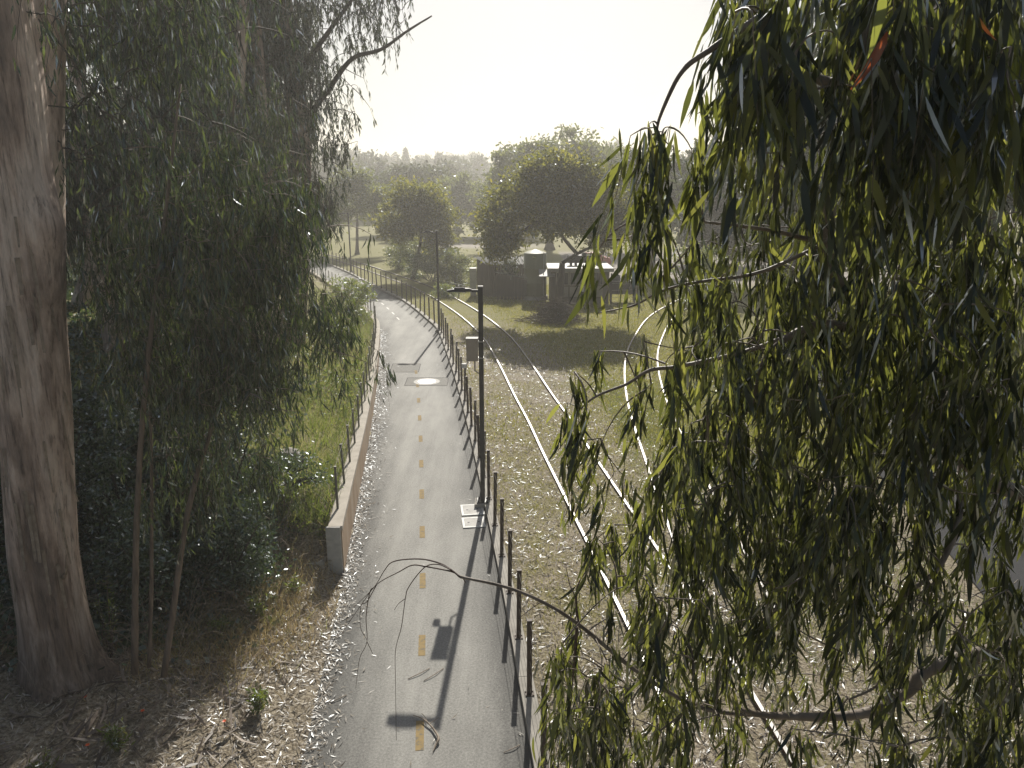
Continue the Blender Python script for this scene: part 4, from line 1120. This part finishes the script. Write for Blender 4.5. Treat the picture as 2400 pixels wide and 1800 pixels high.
lob = 1 + .05 * np.sin(3 * Am + .4 * Zm) + .03 * np.sin(7 * Am + 1.3 * np.sin(Zm * .5)) + .018 * np.sin(17 * Am + 2 * np.sin(Zm * .8)) + .012 * np.sin(31 * Am + Zm * .9)
root = 1 + .3 * np.exp(-Zm / .45) * np.clip(np.sin(4 * Am + .6), 0, 1)
burl = .13 * np.exp(-((Zm - 7.0) / .4) ** 2 - ((np.mod(Am + .35 + math.pi, 2 * math.pi) - math.pi) / .55) ** 2) + .08 * np.exp(-((Zm - 6.3) / .3) ** 2 - ((np.mod(Am + .35 + math.pi, 2 * math.pi) - math.pi) / .5) ** 2)
Rm = rr_[:, None] * lob * root + burl
v = np.stack([cc[:, None] + Rm * np.cos(Am), 9.75 + Rm * np.sin(Am), .5 + Zm * 1.0], -1).reshape(-1, 3)
i, j = np.meshgrid(np.arange(nz - 1), np.arange(seg), indexing='ij')
a0 = i * seg + j; b0 = i * seg + (j + 1) % seg
trunk = make_obj('trunk', v, np.stack([a0, b0, b0 + seg, a0 + seg], -1).reshape(-1, 4), None, 'euc_bark', e, True)
# peeling strips of bark and a snapped stub
for k in range(26):
    zc = rng.uniform(1.4, 7); an = rng.uniform(-2.4, .2); L_ = rng.uniform(.3, 1.1)
    rad = np.interp(zc, zs, rs) + .03
    cx = np.interp(zc, zs, cxs)
    t = np.linspace(0, 1, 6)
    P = np.column_stack([cx + (rad + .05 * t ** 2) * math.cos(an), 9.75 + (rad + .05 * t ** 2) * math.sin(an), .75 + zc - L_ * t])
    sd = np.array([-math.sin(an), math.cos(an), 0]) * rng.uniform(.012, .03)
    MB().strip(P - sd, P + sd * (1 - t[:, None] * .6)).build('bark_strip', 'dead_wood', e)
MB().tube(curve([(-6.56, 9.5, 2.5), (-6.44, 9.4, 2.66), (-6.36, 9.35, 2.95)], 4), list(np.linspace(.035, .006, 9)), 7).build('broken_stub', 'dead_wood', e)
# leafy top sprays of the big trunk that hang into the picture
an = np.column_stack([rng.uniform(-7.4, -5.2, 110), rng.uniform(9.2, 11.5, 110), rng.uniform(10.0, 12.4, 110)])
mb = MB(); grow(mb, np.array([(-6.3, 9.7, 11.5), (-6.3, 9.7, 13)]), an, lambda l: min(.03, .008 + .01 * l), .1, 4)
Pl, D, Nn, L, W, tw = hang(an, 12, .5, 1.2, .3, .18, .14); twig_mesh(mb, tw, .005); mb.build('branches', 'oak_bark', e)
leaves_with_parts(e, 'sapling_leaf', Pl, D, Nn, L, W, 120)

# ------------------------------------------------------------------ young eucalyptus trees in front of the bank
def sapling(label, stem, rad, lobes, n_anchor, per, extra=()):
    b = np.array(stem[0], float)
    e = empty('eucalyptus_sapling', tuple(b), label, 'tree', 'young eucalyptus trees on the left bank')
    c = curve(stem, 8)
    MB().tube(c, np.linspace(rad, rad * .25, len(c)), 9, noise_amp=.07).build('trunk', 'sapling_bark', e, True)
    for s_, r_ in extra:
        cc_ = curve(s_, 7); MB().tube(cc_, np.linspace(r_, r_ * .3, len(cc_)), 7, noise_amp=.07).build('side_stem', 'sapling_bark', e, True)
    P, C_, _ = crown_points(lobes, n_anchor, .28, tufts=max(10, n_anchor // 17), shell=.2)
    mb = MB(); grow(mb, c[len(c) // 3:], P, lambda l: min(.02, .005 + .008 * l), .12, 3, npt=5)
    Pl, D, Nn, L, W, tw = hang(P, per, .25, .75, .3, .19, .135)
    twig_mesh(mb, tw, .0035)
    mb.build('branches', 'sapling_bark', e)
    leaves_with_parts(e, 'sapling_leaf', Pl, D, Nn, L, W, 300, st=3)
sapling('young eucalyptus with straight twin stems right beside the huge left trunk', [(-5.8, 9.6, .8), (-5.4, 9.6, 3.5), (-5.0, 9.7, 5.7), (-4.6, 9.9, 7.7), (-4.3, 10.1, 9.3)], .052,
        [(-4.35, 10.2, 8.8, .55, .6, .8), (-4.6, 10.3, 7.9, .95, .8, .9), (-4.2, 10.2, 7.0, 1.0, .8, .9), (-5.1, 10.2, 6.3, .75, .7, .9), (-5.3, 10.6, 7.4, .6, .6, .8), (-3.7, 10.4, 8.0, .6, .7, .7), (-4.8, 10.0, 5.5, .8, .6, .5), (-4.0, 10.1, 5.9, .8, .7, .5), (-5.3, 10.3, 4.4, .5, .5, .5), (-4.4, 10.4, 4.5, .5, .5, .5)], 1100, 12,
        [([(-5.65, 9.75, .8), (-5.45, 9.9, 2.6), (-5.3, 10.1, 4.6), (-5.3, 10.3, 6.4)], .034)])
sapling('young eucalyptus on a thin stem leaning right toward the path', [(-5.35, 9.6, .75), (-4.81, 9.9, 3.35), (-4.39, 10.2, 4.72), (-4.05, 10.8, 6.2), (-3.6, 11.2, 7.7)], .048,
        [(-3.55, 11, 7.7, .6, .7, .7), (-3.7, 11, 6.8, .7, .8, .7), (-2.95, 11, 6.2, .45, .5, .45), (-3.6, 10.6, 5.9, .6, .6, .5), (-3.85, 10.4, 5.2, .4, .5, .5), (-2.85, 11.2, 5.5, .38, .4, .3), (-3.55, 10.3, 4.6, .28, .3, .45), (-3.9, 10.6, 3.9, .3, .3, .4), (-4.6, 10.4, 3.6, .35, .4, .4)], 760, 12)
sapling('bushy young eucalyptus farther back beside the railing', [(-7.4, 17, 2.6), (-7.0, 17, 5), (-6.6, 17.2, 7.6), (-6.2, 17.4, 10.5), (-6.3, 17.4, 12.6)], .09,
        [(-6.2, 17.2, 10.2, 1.0, .9, 1.3), (-5.6, 17, 8.4, 1.1, .9, 1.3), (-6.8, 17, 7.6, 1.3, 1, 1.4), (-5.5, 17, 6.6, .8, .8, .9), (-6.8, 17, 5.8, 1.1, 1, .9), (-7.9, 17, 8.8, 1.0, .9, 1.6), (-6.4, 17.2, 12.0, .5, .6, 1.0), (-5.3, 17.2, 9.6, .6, .7, .8), (-5.1, 17, 7.4, .5, .6, .9), (-4.7, 17.2, 6.4, .45, .5, .7), (-4.7, 17, 5.4, .4, .5, .5)], 1150, 12)

# ------------------------------------------------------------------ eucalyptus whose hanging boughs fill the right foreground
def at(u, v, y):
    xc = (u - 1200) / 1700; yc = (900 - v) / 1700
    t = y / (PX + yc * PY)
    return np.array([xc * t, y, CAM_H + (yc * PX - PY) * t])
fe = empty('hanging_eucalyptus', (5.6, 4.6, 0), 'near eucalyptus whose branches of long hanging leaves curtain the right side', 'tree')
tcv = curve([(5.6, 4.6, -.3), (5.5, 4.6, 3), (5.3, 4.5, 6.5), (5.0, 4.3, 10), (4.6, 4.0, 13)], 8)
MB().tube(tcv, np.linspace(.42, .16, len(tcv)), 20, noise_amp=.04).build('trunk', 'euc_bark', fe, True)
LIMBS = [
    ([(5.5, 4.6, 3.9), at(2900, 1450, 4.2), at(2265, 1540, 3.6), at(2124, 1620, 3.5), at(2016, 1674, 3.4), at(1817, 1677, 3.3), at(1727, 1663, 3.2)], .06, .012),
    ([(5.4, 4.5, 6.0), at(2800, 1250, 4.0), at(2400, 1160, 3.6), at(2236, 1066, 3.6), at(2120, 980, 3.7), at(2060, 900, 3.7)], .06, .012),
    ([(5.0, 4.3, 10), at(2350, -300, 3.5), at(2000, 250, 3.2), at(1940, 600, 3.1), at(2016, 705, 3.1), at(2023, 774, 3.0), at(1918, 759, 2.9), at(1800, 830, 2.9), at(1760, 960, 2.9)], .045, .006),
    ([(5.2, 4.4, 8.5), at(2700, 60, 3.2), at(2287, 253, 2.9), at(2178, 398, 2.9), at(2099, 481, 2.9), at(2030, 521, 2.9), at(1936, 564, 2.9), at(1802, 539, 2.8), at(1650, 520, 2.8)], .028, .005),
    ([(4.8, 4.1, 11), at(2300, -350, 2.6), at(2009, 145, 2.4), at(1889, 181, 2.4), at(1820, 230, 2.4)], .03, .006),
    ([at(2300, -350, 2.6), at(1950, -60, 2.3), at(1792, 33, 2.3), at(1672, 112, 2.3), at(1600, 166, 2.3), at(1549, 268, 2.3), at(1538, 320, 2.3)], .016, .003),
    ([at(1918, 759, 2.9), at(1760, 820, 3.0), at(1600, 857, 3.1), at(1523, 868, 3.1), at(1469, 900, 3.1), at(1397, 929, 3.1), at(1357, 965, 3.1), at(1345, 1010, 3.1)], .012, .003),
    ([at(2030, 521, 2.9), at(1850, 610, 2.7), at(1754, 645, 2.7), at(1640, 660, 2.7), at(1552, 681, 2.7), at(1487, 715, 2.7), at(1396, 735, 2.7)], .009, .0025),
    ([at(1817, 1677, 3.3), at(1650, 1660, 3.3), at(1502, 1580, 3.3), at(1357, 1464, 3.3), at(1270, 1410, 3.3), at(1183, 1375, 3.3), at(1078, 1352, 3.3)], .014, .007),
    ([at(2236, 1066, 3.6), at(2250, 1200, 3.2), at(2200, 1330, 3.1), at(2120, 1400, 3.1), at(2090, 1500, 3.1), at(2060, 1600, 3.1), at(1990, 1640, 3.1)], .016, .005),
]
limb_c = []
for pts, r0, r1 in LIMBS:
    c = curve(pts, 7); limb_c.append(c)
    MB().tube(c, np.linspace(r0, r1, len(c)), 8, noise_amp=.06).build('limb', 'branch_bark', fe, True)
# the bare arching tip over the path
for pts, r0 in (
    ([(1078, 1352), (1060, 1337), (1028, 1319), (981, 1310), (923, 1316), (901, 1337), (876, 1377), (829, 1424)], .006),
    ([(1078, 1352), (1060, 1340), (999, 1328), (966, 1325), (934, 1341), (883, 1370), (847, 1417), (800, 1486)], .005),
    ([(1058, 1336), (1028, 1323), (995, 1330), (959, 1374), (950, 1403), (941, 1468), (927, 1525), (927, 1598), (929, 1735)], .0035),
    ([(950, 1403), (934, 1415), (924, 1430)], .002),
    ([(876, 1377), (867, 1388), (858, 1446), (860, 1504), (843, 1544), (834, 1612)], .003),
    ([(860, 1504), (868, 1520), (874, 1533)], .002), ([(883, 1370), (860, 1410), (846, 1420), (845, 1470), (860, 1500)], .0025),
    ([(1084, 1352), (1090, 1364), (1087, 1372)], .004), ([(1270, 1410), (1240, 1430), (1220, 1447)], .0025),
    ([(1357, 1464), (1348, 1400), (1335, 1370), (1325, 1320)], .005), ([(1352, 1445), (1352, 1380), (1380, 1330), (1425, 1275)], .006), ([(1352, 1470), (1345, 1560), (1335, 1690)], .009)):
    y = 3.3
    c = curve([at(u, v, y + .04 * i) for i, (u, v) in enumerate(pts)], 6)
    MB().tube(c, np.linspace(r0, .0012, len(c)), 5).build('bare_twig', 'twig', fe, True)
DENS = [  # how thickly the twigs hang, coarse rows downwards and columns to the right
    [0, 0, 0, 0, 2, 3, 2, 4, 4, 4, 3], [0, 0, 0, 0, 5, 4, .6, 6, 6, 5, 4], [0, 0, 0, 0, 2, 1.5, .6, 4, 5, 4, 4], [0, 0, 3, .5, 1, 2, 2, 4, 4, 4, 4],
    [0, .2, .4, 1.5, 2, 3, 3, 4, 4, 4, 4], [0, .3, .5, 2, 3, 4, 4, 4, 5, 5, 5], [0, .1, .8, 2.4, 4, 4, 4, 4, 5, 5, 5], [.6, .6, .9, 3, 4, 4, 4, 4, 4, 5, 5],
    [3.5, .6, 2, 3, 4, 4, 4, 4, 4, 3, 3], [.5, 1, 2, 3, 3, 4, 4, 4, 3, .6, 1.5], [1, 1, 2, 3, 2, 4.5, 1.2, 2, 2.2, 1, 4], [3, 2, 3, 2, .8, 1, .8, 1, 1.6, 2, 5], [4, 3, 2, 2, .8, .8, .5, 1, 1, 2.5, 5]]
anc = []; close = []
for r_, row in enumerate(DENS):
    for c_, dn in enumerate(row):
        for _ in range(int(dn * (3.6 if r_ > 8 else 2.9 if r_ > 4 else 2.1) + rng.random())):
            u = 1300 + c_ * 100 + rng.uniform(-5, 105); v = -110 + r_ * 150 + rng.uniform(-75, 75)
            top = r_ < 3 and c_ > 5 or (r_ < 3 and c_ in (4, 5))
            y = rng.uniform(2.0, 3.0) if top else (rng.uniform(2.2, 2.6) if (r_ == 3 and c_ < 4) else rng.uniform(2.5, 4.6))
            if c_ == 2 and r_ == 3: u = 1470 + rng.random() * 110; v = 290 + rng.random() * 60
            if c_ == 0 and r_ == 8: u = 1320 + rng.random() * 90; v = 960 + rng.random() * 110
            anc.append(at(u, v, y)); close.append(top)
anc = np.array(anc); close = np.array(close)
mb = MB()
anc = anc[grow(mb, np.concatenate(limb_c), anc, lambda l: min(.013, .003 + .007 * l), .12, 5, jitter=.14, maxlen=.45)]
Pl, D, Nn, L, W, tw = hang(anc, 31, .16, .55, .2, .132, .115)
twig_mesh(mb, tw, .0016)
mb.build('twigs', 'branch_bark', fe, True)
leaves_with_parts(fe, 'euc_leaf', Pl, D, Nn, L, W, 300, alt=('euc_leaf_bright', 'euc_leaf_red'))

# tall eucalyptus farther off at the upper right
te = empty('tall_eucalyptus', (17.5, 31, 0), 'tall eucalyptus rising behind the hanging leaves at upper right', 'tree')
_, tc = euc_trunk('trunk', [(17.5, 31, -.3), (17, 31, 8), (16, 31, 16), (15, 31, 24)], [.6, .5, .4, .25], te)
P, C_, _ = crown_points([(12, 30, 15.5, 2.6, 2, 2.6), (14.5, 30, 16, 3, 2, 4), (16, 30, 11, 2.8, 2, 3.2), (19, 31, 13, 3.5, 2, 4), (14.4, 30, 10, 1.8, 1.6, 2), (21, 31, 9, 3, 2, 3), (17, 30, 7.5, 2.4, 2, 2)], 1500, .6, tufts=160, shell=.2)
mb = MB(); grow(mb, tc[len(tc) // 4:], P, lambda l: min(.08, .015 + .02 * l), .12, 3, npt=4)
Pl, D, Nn, L, W, tw = hang(P, 15, .4, 1.0, .3, .23, .19); twig_mesh(mb, tw, .008); mb.build('branches', 'oak_bark', te)
leaf_cloud('foliage', 'tall_euc_leaf', Pl, D, Nn, L, W, st=3, parent=te)

# ------------------------------------------------------------------ ground cover
def scatter(n, x0, x1, y0, y1, dens=None, near=0.0):
    x = rng.uniform(x0, x1, n)
    y = y0 + (y1 - y0) * rng.random(n) ** (1 + near)
    if dens is not None:
        k = rng.random(n) < dens(x, y)
        x, y = x[k], y[k]
    return x, y
def off_track(x, y):
    d1 = np.abs(x - np.interp(y, T1[:, 1], T1[:, 0])) ; d2 = np.abs(x - np.interp(y, T2[:, 1], T2[:, 0]))
    return (np.abs(d1 - .75) > .09) & (np.abs(d2 - .75) > .09)
def blades(name, mat, x, y, h, w, lean, label=None, cat='grass'):
    n = len(x); z = height(x, y)
    hh = h * rng.uniform(.5, 1.4, n); a = rng.random(n) * 6.28
    dx = np.column_stack([np.cos(a), np.sin(a), np.zeros(n)]) * (w * rng.uniform(.6, 1.3, n))[:, None] * .5
    b = np.column_stack([x, y, z - .01]); tip = b + np.column_stack([rng.normal(0, lean, n), rng.normal(0, lean, n), np.ones(n)]) * hh[:, None]
    v = np.stack([b - dx, b + dx, tip], 1).reshape(-1, 3)
    o = make_obj(name, v, None, np.arange(3 * n).reshape(-1, 3), mat, None, False, {'rnd': np.repeat(rng.random(n), 3)})
    return tag(o, label, cat, kind='stuff')
lawn = lambda x, y: np.clip(.25 + .75 * sstep(1.0, 3.0, x - np.interp(y, T1[:, 1], T1[:, 0])) + .35 * wob(x * 2, y * 2), 0, 1) * (x > xr(y) + .35)
x, y = scatter(120000, -9, 13, 22, 62, lawn); blades('lawn_grass', 'grass_lawn', x, y, .12, .035, .5, 'short yellow green grass around the tracks and the spreading tree')
near_l = lambda x, y: np.clip(.35 + .7 * wob(x * 1.6, y * 1.6), 0, .8) * off_track(x, y) * (x > xr(y) + .35)
x, y = scatter(80000, -1, 9, 8, 30, near_l); blades('weedy_grass', 'grass_lawn', x, y, .09, .014, .6, 'thin green grass coming up through the leaf litter by the rails')
x, y = scatter(42000, 3.6, 10.5, 8, 30, lambda x, y: np.clip(.45 + .8 * wob(x * 1.1 + 5, y * 1.1), 0, 1) * off_track(x, y) * (x < 9.1 + .09 * (y - 11))); blades('track_side_grass', 'grass_green', x, y, .13, .016, .6, 'bright green grass between the branch track and the road')
bank = lambda x, y: np.clip(1.25 - .3 * (xl(y) - x), 0, 1) * (x < xl(y) - .3)
x, y = scatter(70000, -16, -3.4, 14.6, 52, bank, near=.4); blades('bank_grass', 'grass_green', x, y, .34, .022, .45, 'tall green weeds and grass on the bank behind the railing')
dry = lambda x, y: np.exp(-((x + 4.75) / .8) ** 2 - ((y - 12.3) / 1.4) ** 2) + .7 * np.exp(-((x + 5.5) / .8) ** 2 - ((y - 10.9) / .8) ** 2)
x, y = scatter(26000, -7, -3.4, 9, 15, dry); blades('dry_grass', 'grass_dry', x, y, .26, .013, .6, 'straw coloured dry grass at the foot of the left bank')
dry2 = lambda x, y: .5 * np.clip(.2 + wob(x, y), 0, 1) * (x < xl(y) - .3)
x, y = scatter(30000, -11, -4, 16, 46, dry2); blades('dry_bank_grass', 'grass_dry', x, y, .35, .02, .5, 'dry pale grass mixed into the bank behind the railing')
nl = lambda x, y: np.clip(.1 + .55 * wob(x * 1.3 + 3, y * 1.3), 0, .7) * (x < xl(y) - .25)
x, y = scatter(9000, -9, -2.9, 6.5, 11, nl); blades('sparse_weeds', 'grass_green', x, y, .12, .016, .7, 'sparse green weeds in the litter at lower left')

def flat_leaves(name, mat, x, y, l0, l1, ratio, z0, label, st=3, tilt=.35, hill=True):
    n = len(x); z = (height(x, y) if hill else np.zeros(n)) + z0 + rng.random(n) * .02
    a = rng.random(n) * 6.28
    D = norm(np.column_stack([np.cos(a), np.sin(a), rng.normal(0, tilt, n)])); Nn = norm(np.column_stack([rng.normal(0, tilt, n), rng.normal(0, tilt, n), np.ones(n)]))
    L = rng.uniform(l0, l1, n)
    return tag(leaf_cloud(name, mat, np.column_stack([x, y, z]), D, Nn, L, L * ratio * rng.uniform(.7, 1.4, n), curv=rng.normal(0, .25, n), bend=rng.normal(.05, .15, n), st=st), label, 'leaf litter')
lit = lambda x, y: np.clip(.95 - .25 * sstep(20, 34, y) - .35 * np.clip(wob(x * 1.6, y * 1.6), 0, 1) - .5 * sstep(2.5, 5, x - np.interp(y, T1[:, 1], T1[:, 0])), 0, 1) * (x > xr(y) + .26) * off_track(x, y)
x, y = scatter(64000, -4, 9.2, 7.6, 38, lit, near=.5); flat_leaves('leaf_litter', 'litter', x, y, .06, .17, .16, .012, 'pale fallen leaves covering the ground between the fence and the rails')
lit2 = lambda x, y: np.clip(1.0 - .16 * (xl(y) - x) + .2 * wob(x * 2, y * 2), .12, 1) * (x < xl(y) - .02) * (y < 14.5)
x, y = scatter(30000, -9, -2.6, 6.5, 14.4, lit2); flat_leaves('leaf_litter', 'litter', x, y, .05, .16, .15, .012, 'pale fallen leaves heaped along the left edge of the path')
lit3 = lambda x, y: .8 * (x < xl(y) - .5)
x, y = scatter(1500, -10, -4, 6.5, 12.5, lit3); flat_leaves('bark_litter', 'bark_litter', x, y, .15, .6, .1, .03, 'curled bark strips and dead leaves round the foot of the huge trunk', tilt=.3)
edge = lambda x, y: np.clip(np.exp(-(x - xl(y)) / .22) + .3 * np.exp(-(xr(y) - x) / .12) + .012, 0, 1) * (x > xl(y)) * (x < xr(y))
x, y = scatter(24000, -9, .5, 7.5, 48, edge); flat_leaves('path_leaves', 'litter', x, y, .04, .13, .16, .006, 'scattered pale leaves lying on the path', tilt=.15, hill=False)
k_ = rng.integers(20, 110, 7500); o_ = rng.exponential(.15, 7500) + .02
Lx = LEFT[k_] + (LEFT[np.minimum(k_ + 1, len(LEFT) - 1)] - LEFT[k_]) * rng.random((7500, 1)); Rx = offset(LEFT, 1.0)[k_] - LEFT[k_]
pt = Lx + Rx * np.clip(o_, 0, 1.6)[:, None]
k2 = pt[:, 1] > 7.4
flat_leaves('path_leaves', 'litter', pt[k2, 0], pt[k2, 1], .05, .13, .17, .006, 'drift of pale leaves along the foot of the left wall', tilt=.2, hill=False)
x, y = scatter(60000, -11, -3.7, 14.4, 44, lambda x, y: np.clip(1.3 - .36 * (xl(y) - x), 0, 1) * np.clip(.35 + .6 * wob(x * 2.2, y * 2.2), 0, 1) * (x < xl(y) - .32), near=.5)
n = len(x); L = rng.uniform(.05, .13, n)
tag(leaf_cloud('bank_weeds', 'grass_green', np.column_stack([x, y, height(x, y) + np.clip(.15 + .3 * wob(x * 2.2, y * 2.2), .04, .8) * rng.random(n)]), norm(rdir(n) + np.array([0, 0, .2])), norm(rdir(n) + np.array([0, 0, .8])), L, L * .5, st=3), 'leafy yellow green weeds on the sunny strip behind the railing', 'weeds')
# dark creeping ivy and bramble of the shaded bank
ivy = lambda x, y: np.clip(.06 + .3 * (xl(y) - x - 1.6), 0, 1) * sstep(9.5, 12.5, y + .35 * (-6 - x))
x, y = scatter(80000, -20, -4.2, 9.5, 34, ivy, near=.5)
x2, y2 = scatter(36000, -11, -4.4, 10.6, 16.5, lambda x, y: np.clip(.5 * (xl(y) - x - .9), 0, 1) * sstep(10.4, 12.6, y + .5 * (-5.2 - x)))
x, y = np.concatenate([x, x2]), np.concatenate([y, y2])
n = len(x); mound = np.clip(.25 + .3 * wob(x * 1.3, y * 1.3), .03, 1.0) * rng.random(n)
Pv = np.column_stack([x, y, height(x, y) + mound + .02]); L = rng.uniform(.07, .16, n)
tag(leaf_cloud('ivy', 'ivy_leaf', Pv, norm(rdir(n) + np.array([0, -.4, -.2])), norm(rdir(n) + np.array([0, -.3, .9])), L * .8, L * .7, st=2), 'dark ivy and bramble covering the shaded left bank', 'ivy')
mb = MB()
for k in range(420):
    x0_, y0_ = rng.uniform(-9, -4.3), rng.uniform(9.6, 14.5); z0_ = float(height(x0_, y0_)); a = rng.random() * 6.28; l = rng.uniform(.5, 1.4)
    mb.tube(quad_curve((x0_, y0_, z0_), (x0_ + math.cos(a) * l, y0_ + math.sin(a) * l * .6, z0_ + rng.uniform(.1, .9)), (0, 0, rng.uniform(.2, .6)), 6), np.linspace(.006, .003, 6), 3, cap=False)
tag(mb.build('bramble_canes', 'dead_wood'), 'tangled dry canes under the young eucalyptus trees', 'brush', kind='stuff')

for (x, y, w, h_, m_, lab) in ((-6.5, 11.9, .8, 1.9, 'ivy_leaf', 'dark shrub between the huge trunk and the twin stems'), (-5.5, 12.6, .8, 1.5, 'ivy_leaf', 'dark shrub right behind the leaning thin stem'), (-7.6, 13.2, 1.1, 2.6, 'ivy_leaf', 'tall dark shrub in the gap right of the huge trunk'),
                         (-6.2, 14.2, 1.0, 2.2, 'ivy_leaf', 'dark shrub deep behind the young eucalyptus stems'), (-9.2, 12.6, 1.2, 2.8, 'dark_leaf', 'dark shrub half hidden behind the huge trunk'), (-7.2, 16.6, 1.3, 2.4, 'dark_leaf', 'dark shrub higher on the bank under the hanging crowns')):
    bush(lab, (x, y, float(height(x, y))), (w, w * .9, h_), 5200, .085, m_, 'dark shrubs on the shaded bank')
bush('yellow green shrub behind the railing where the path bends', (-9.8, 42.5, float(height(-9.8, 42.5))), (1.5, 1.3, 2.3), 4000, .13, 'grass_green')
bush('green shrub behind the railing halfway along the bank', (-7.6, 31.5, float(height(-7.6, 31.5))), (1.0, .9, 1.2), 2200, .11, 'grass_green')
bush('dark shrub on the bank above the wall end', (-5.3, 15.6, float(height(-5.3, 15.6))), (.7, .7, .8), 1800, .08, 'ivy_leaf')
# single plants that stand out
def plant(label, c, h, nstem, leaf, mat, spread=.5):
    z = float(height(c[0], c[1]))
    e = empty('weed_plant', (c[0], c[1], z), label, 'plant')
    mb = MB(); P = []
    for k in range(nstem):
        a = rng.random() * 6.28; t = np.array([c[0] + math.cos(a) * spread * h * rng.random(), c[1] + math.sin(a) * spread * h * rng.random(), z + h * rng.uniform(.6, 1.1)])
        cv = quad_curve((c[0], c[1], z - .02), t, (0, 0, .1 * h), 8); mb.tube(cv, np.linspace(.008, .003, 8), 4, cap=False)
        for q in range(26): P.append(cv[int(rng.integers(2, 8))] + rng.normal(0, .035, 3))
    mb.build('stem', 'twig', e)
    P = np.array(P); n = len(P); L = leaf * rng.uniform(.6, 1.3, n)
    leaf_cloud('foliage', mat, P, norm(rdir(n) + np.array([0, 0, .3])), rdir(n), L, L * .3, parent=e)
plant('feathery bright green weed left of the wall end', (-5.05, 14.9), .8, 12, .12, 'grass_green')
plant('bright green tuft in the dry grass', (-4.75, 11.9), .42, 12, .1, 'grass_green')
plant('lit green weed among the dry grass, nearest the wall end', (-4.35, 12.9), .35, 10, .08, 'grass_green')
plant('pale green weed at the edge of the dark shrubs', (-5.2, 11.3), .4, 10, .08, 'grass_green')
plant('yellow green weed in the litter near the lower left path edge', (-3.95, 9.55), .4, 12, .09, 'grass_green')
plant('small upright green weed near the bottom left', (-5.5, 8.45), .35, 9, .09, 'grass_green')
plant('pale flowering weed at the bottom left corner', (-6.1, 7.75), .35, 10, .07, 'willow_leaf')
plant('leafy sprout on the right side of the huge trunk', (-6.55, 10.3), 1.2, 8, .07, 'grass_green', .35)
for (x, y, lab) in ((-6.35, 9.2, 'red flower nearest the huge trunk'), (-5.5, 9.15, 'red flower below the thin twin stems'), (-5.85, 8.35, 'orange yellow flower in the dark litter'), (-4.3, 9.15, 'small red flower beside the lit weeds')):
    z = float(height(x, y)) + .12
    e = empty('flower', (x, y, z - .1), lab, 'flower')
    MB().tube([(x, y, z - .12), (x, y, z)], .004, 4).build('stem', 'twig', e)
    mb = MB()
    for k in range(5):
        a = k * 1.257; v, q, m = leaf_arr(np.array([[x, y, z]]), np.array([[math.cos(a), math.sin(a), .35]]), np.array([[0, 0, 1.]]), np.array([.035]), np.array([.03]), np.zeros(1), np.zeros(1), 3); mb.add(v, q)
    mb.build('petals', 'flower', e)
# fallen twigs on the path
tw_ = empty('fallen_twig', (-1.2, 9.2, 0), 'pale forked dry twig lying on the path at the bottom', 'twig')
MB().tube(curve([(-1.55, 9.62, .02), (-1.38, 9.5, .05), (-1.22, 9.33, .04), (-1.1, 9.1, .05), (-1.13, 8.98, .03), (-1.16, 8.85, .02)], 5), [.006] * 3 + list(np.linspace(.008, .02, 14)) + list(np.linspace(.02, .004, 9)), 6).build('stem', 'dead_wood', tw_, True)
MB().tube(curve([(-1.3, 9.42, .05), (-1.35, 9.55, .04), (-1.42, 9.66, .02)], 4), .005, 5).tube([(-1.26, 9.4, .05), (-1.14, 9.52, .06)], .006, 5).build('side_shoot', 'dead_wood', tw_)
for (p, q, lab) in (((-1.75, 10.5), (-1.42, 10.78), 'thin dark stick on the path, left of a pair'), ((-1.48, 10.45), (-1.18, 10.78), 'thin pale stick on the path, right of a pair'), ((-.12, 8.85), (.12, 9.0), 'short stick by the kerb at the bottom'), ((-2.95, 9.9), (-2.7, 10.1), 'short stick at the left path edge')):
    c = np.array([(p[0], p[1], .012), ((p[0] + q[0]) / 2 + .03, (p[1] + q[1]) / 2, .025), (q[0], q[1], .012)])
    tag(MB().tube(curve(c, 4), .007, 5).build('stick', 'dead_wood', None, True), lab, 'stick')
# a dark stone on the sunny bank
bpy_rock = MB(); v, q, t = tube_arr([(-5.62, 17.2, 1.1), (-5.6, 17.2, 1.25), (-5.6, 17.2, 1.45), (-5.6, 17.2, 1.6), (-5.6, 17.2, 1.66)], [.2, .32, .3, .2, .05], 12, .12)
zr = float(height(-5.6, 17.2)); v[:, 2] += zr - 1.25
tag(make_obj('stone', v, q, t, 'concrete', None, False), 'grey stone lying in the sunny grass behind the railing', 'stone')

# ------------------------------------------------------------------ haze
hz = MB().box((0, 480, 24), (1800, 1040, 62))
m, nt, out = new_mat('haze')
vol = N(nt, 'ShaderNodeVolumePrincipled')
vol.inputs['Color'].default_value = (1.0, .97, .92, 1)
vol.inputs['Density'].default_value = .0019
vol.inputs['Anisotropy'].default_value = .4
nt.links.new(vol.outputs[0], out.inputs['Volume'])
tag(hz.build('haze', 'haze'), 'pale sunlit haze filling the valley', 'haze', kind='stuff')
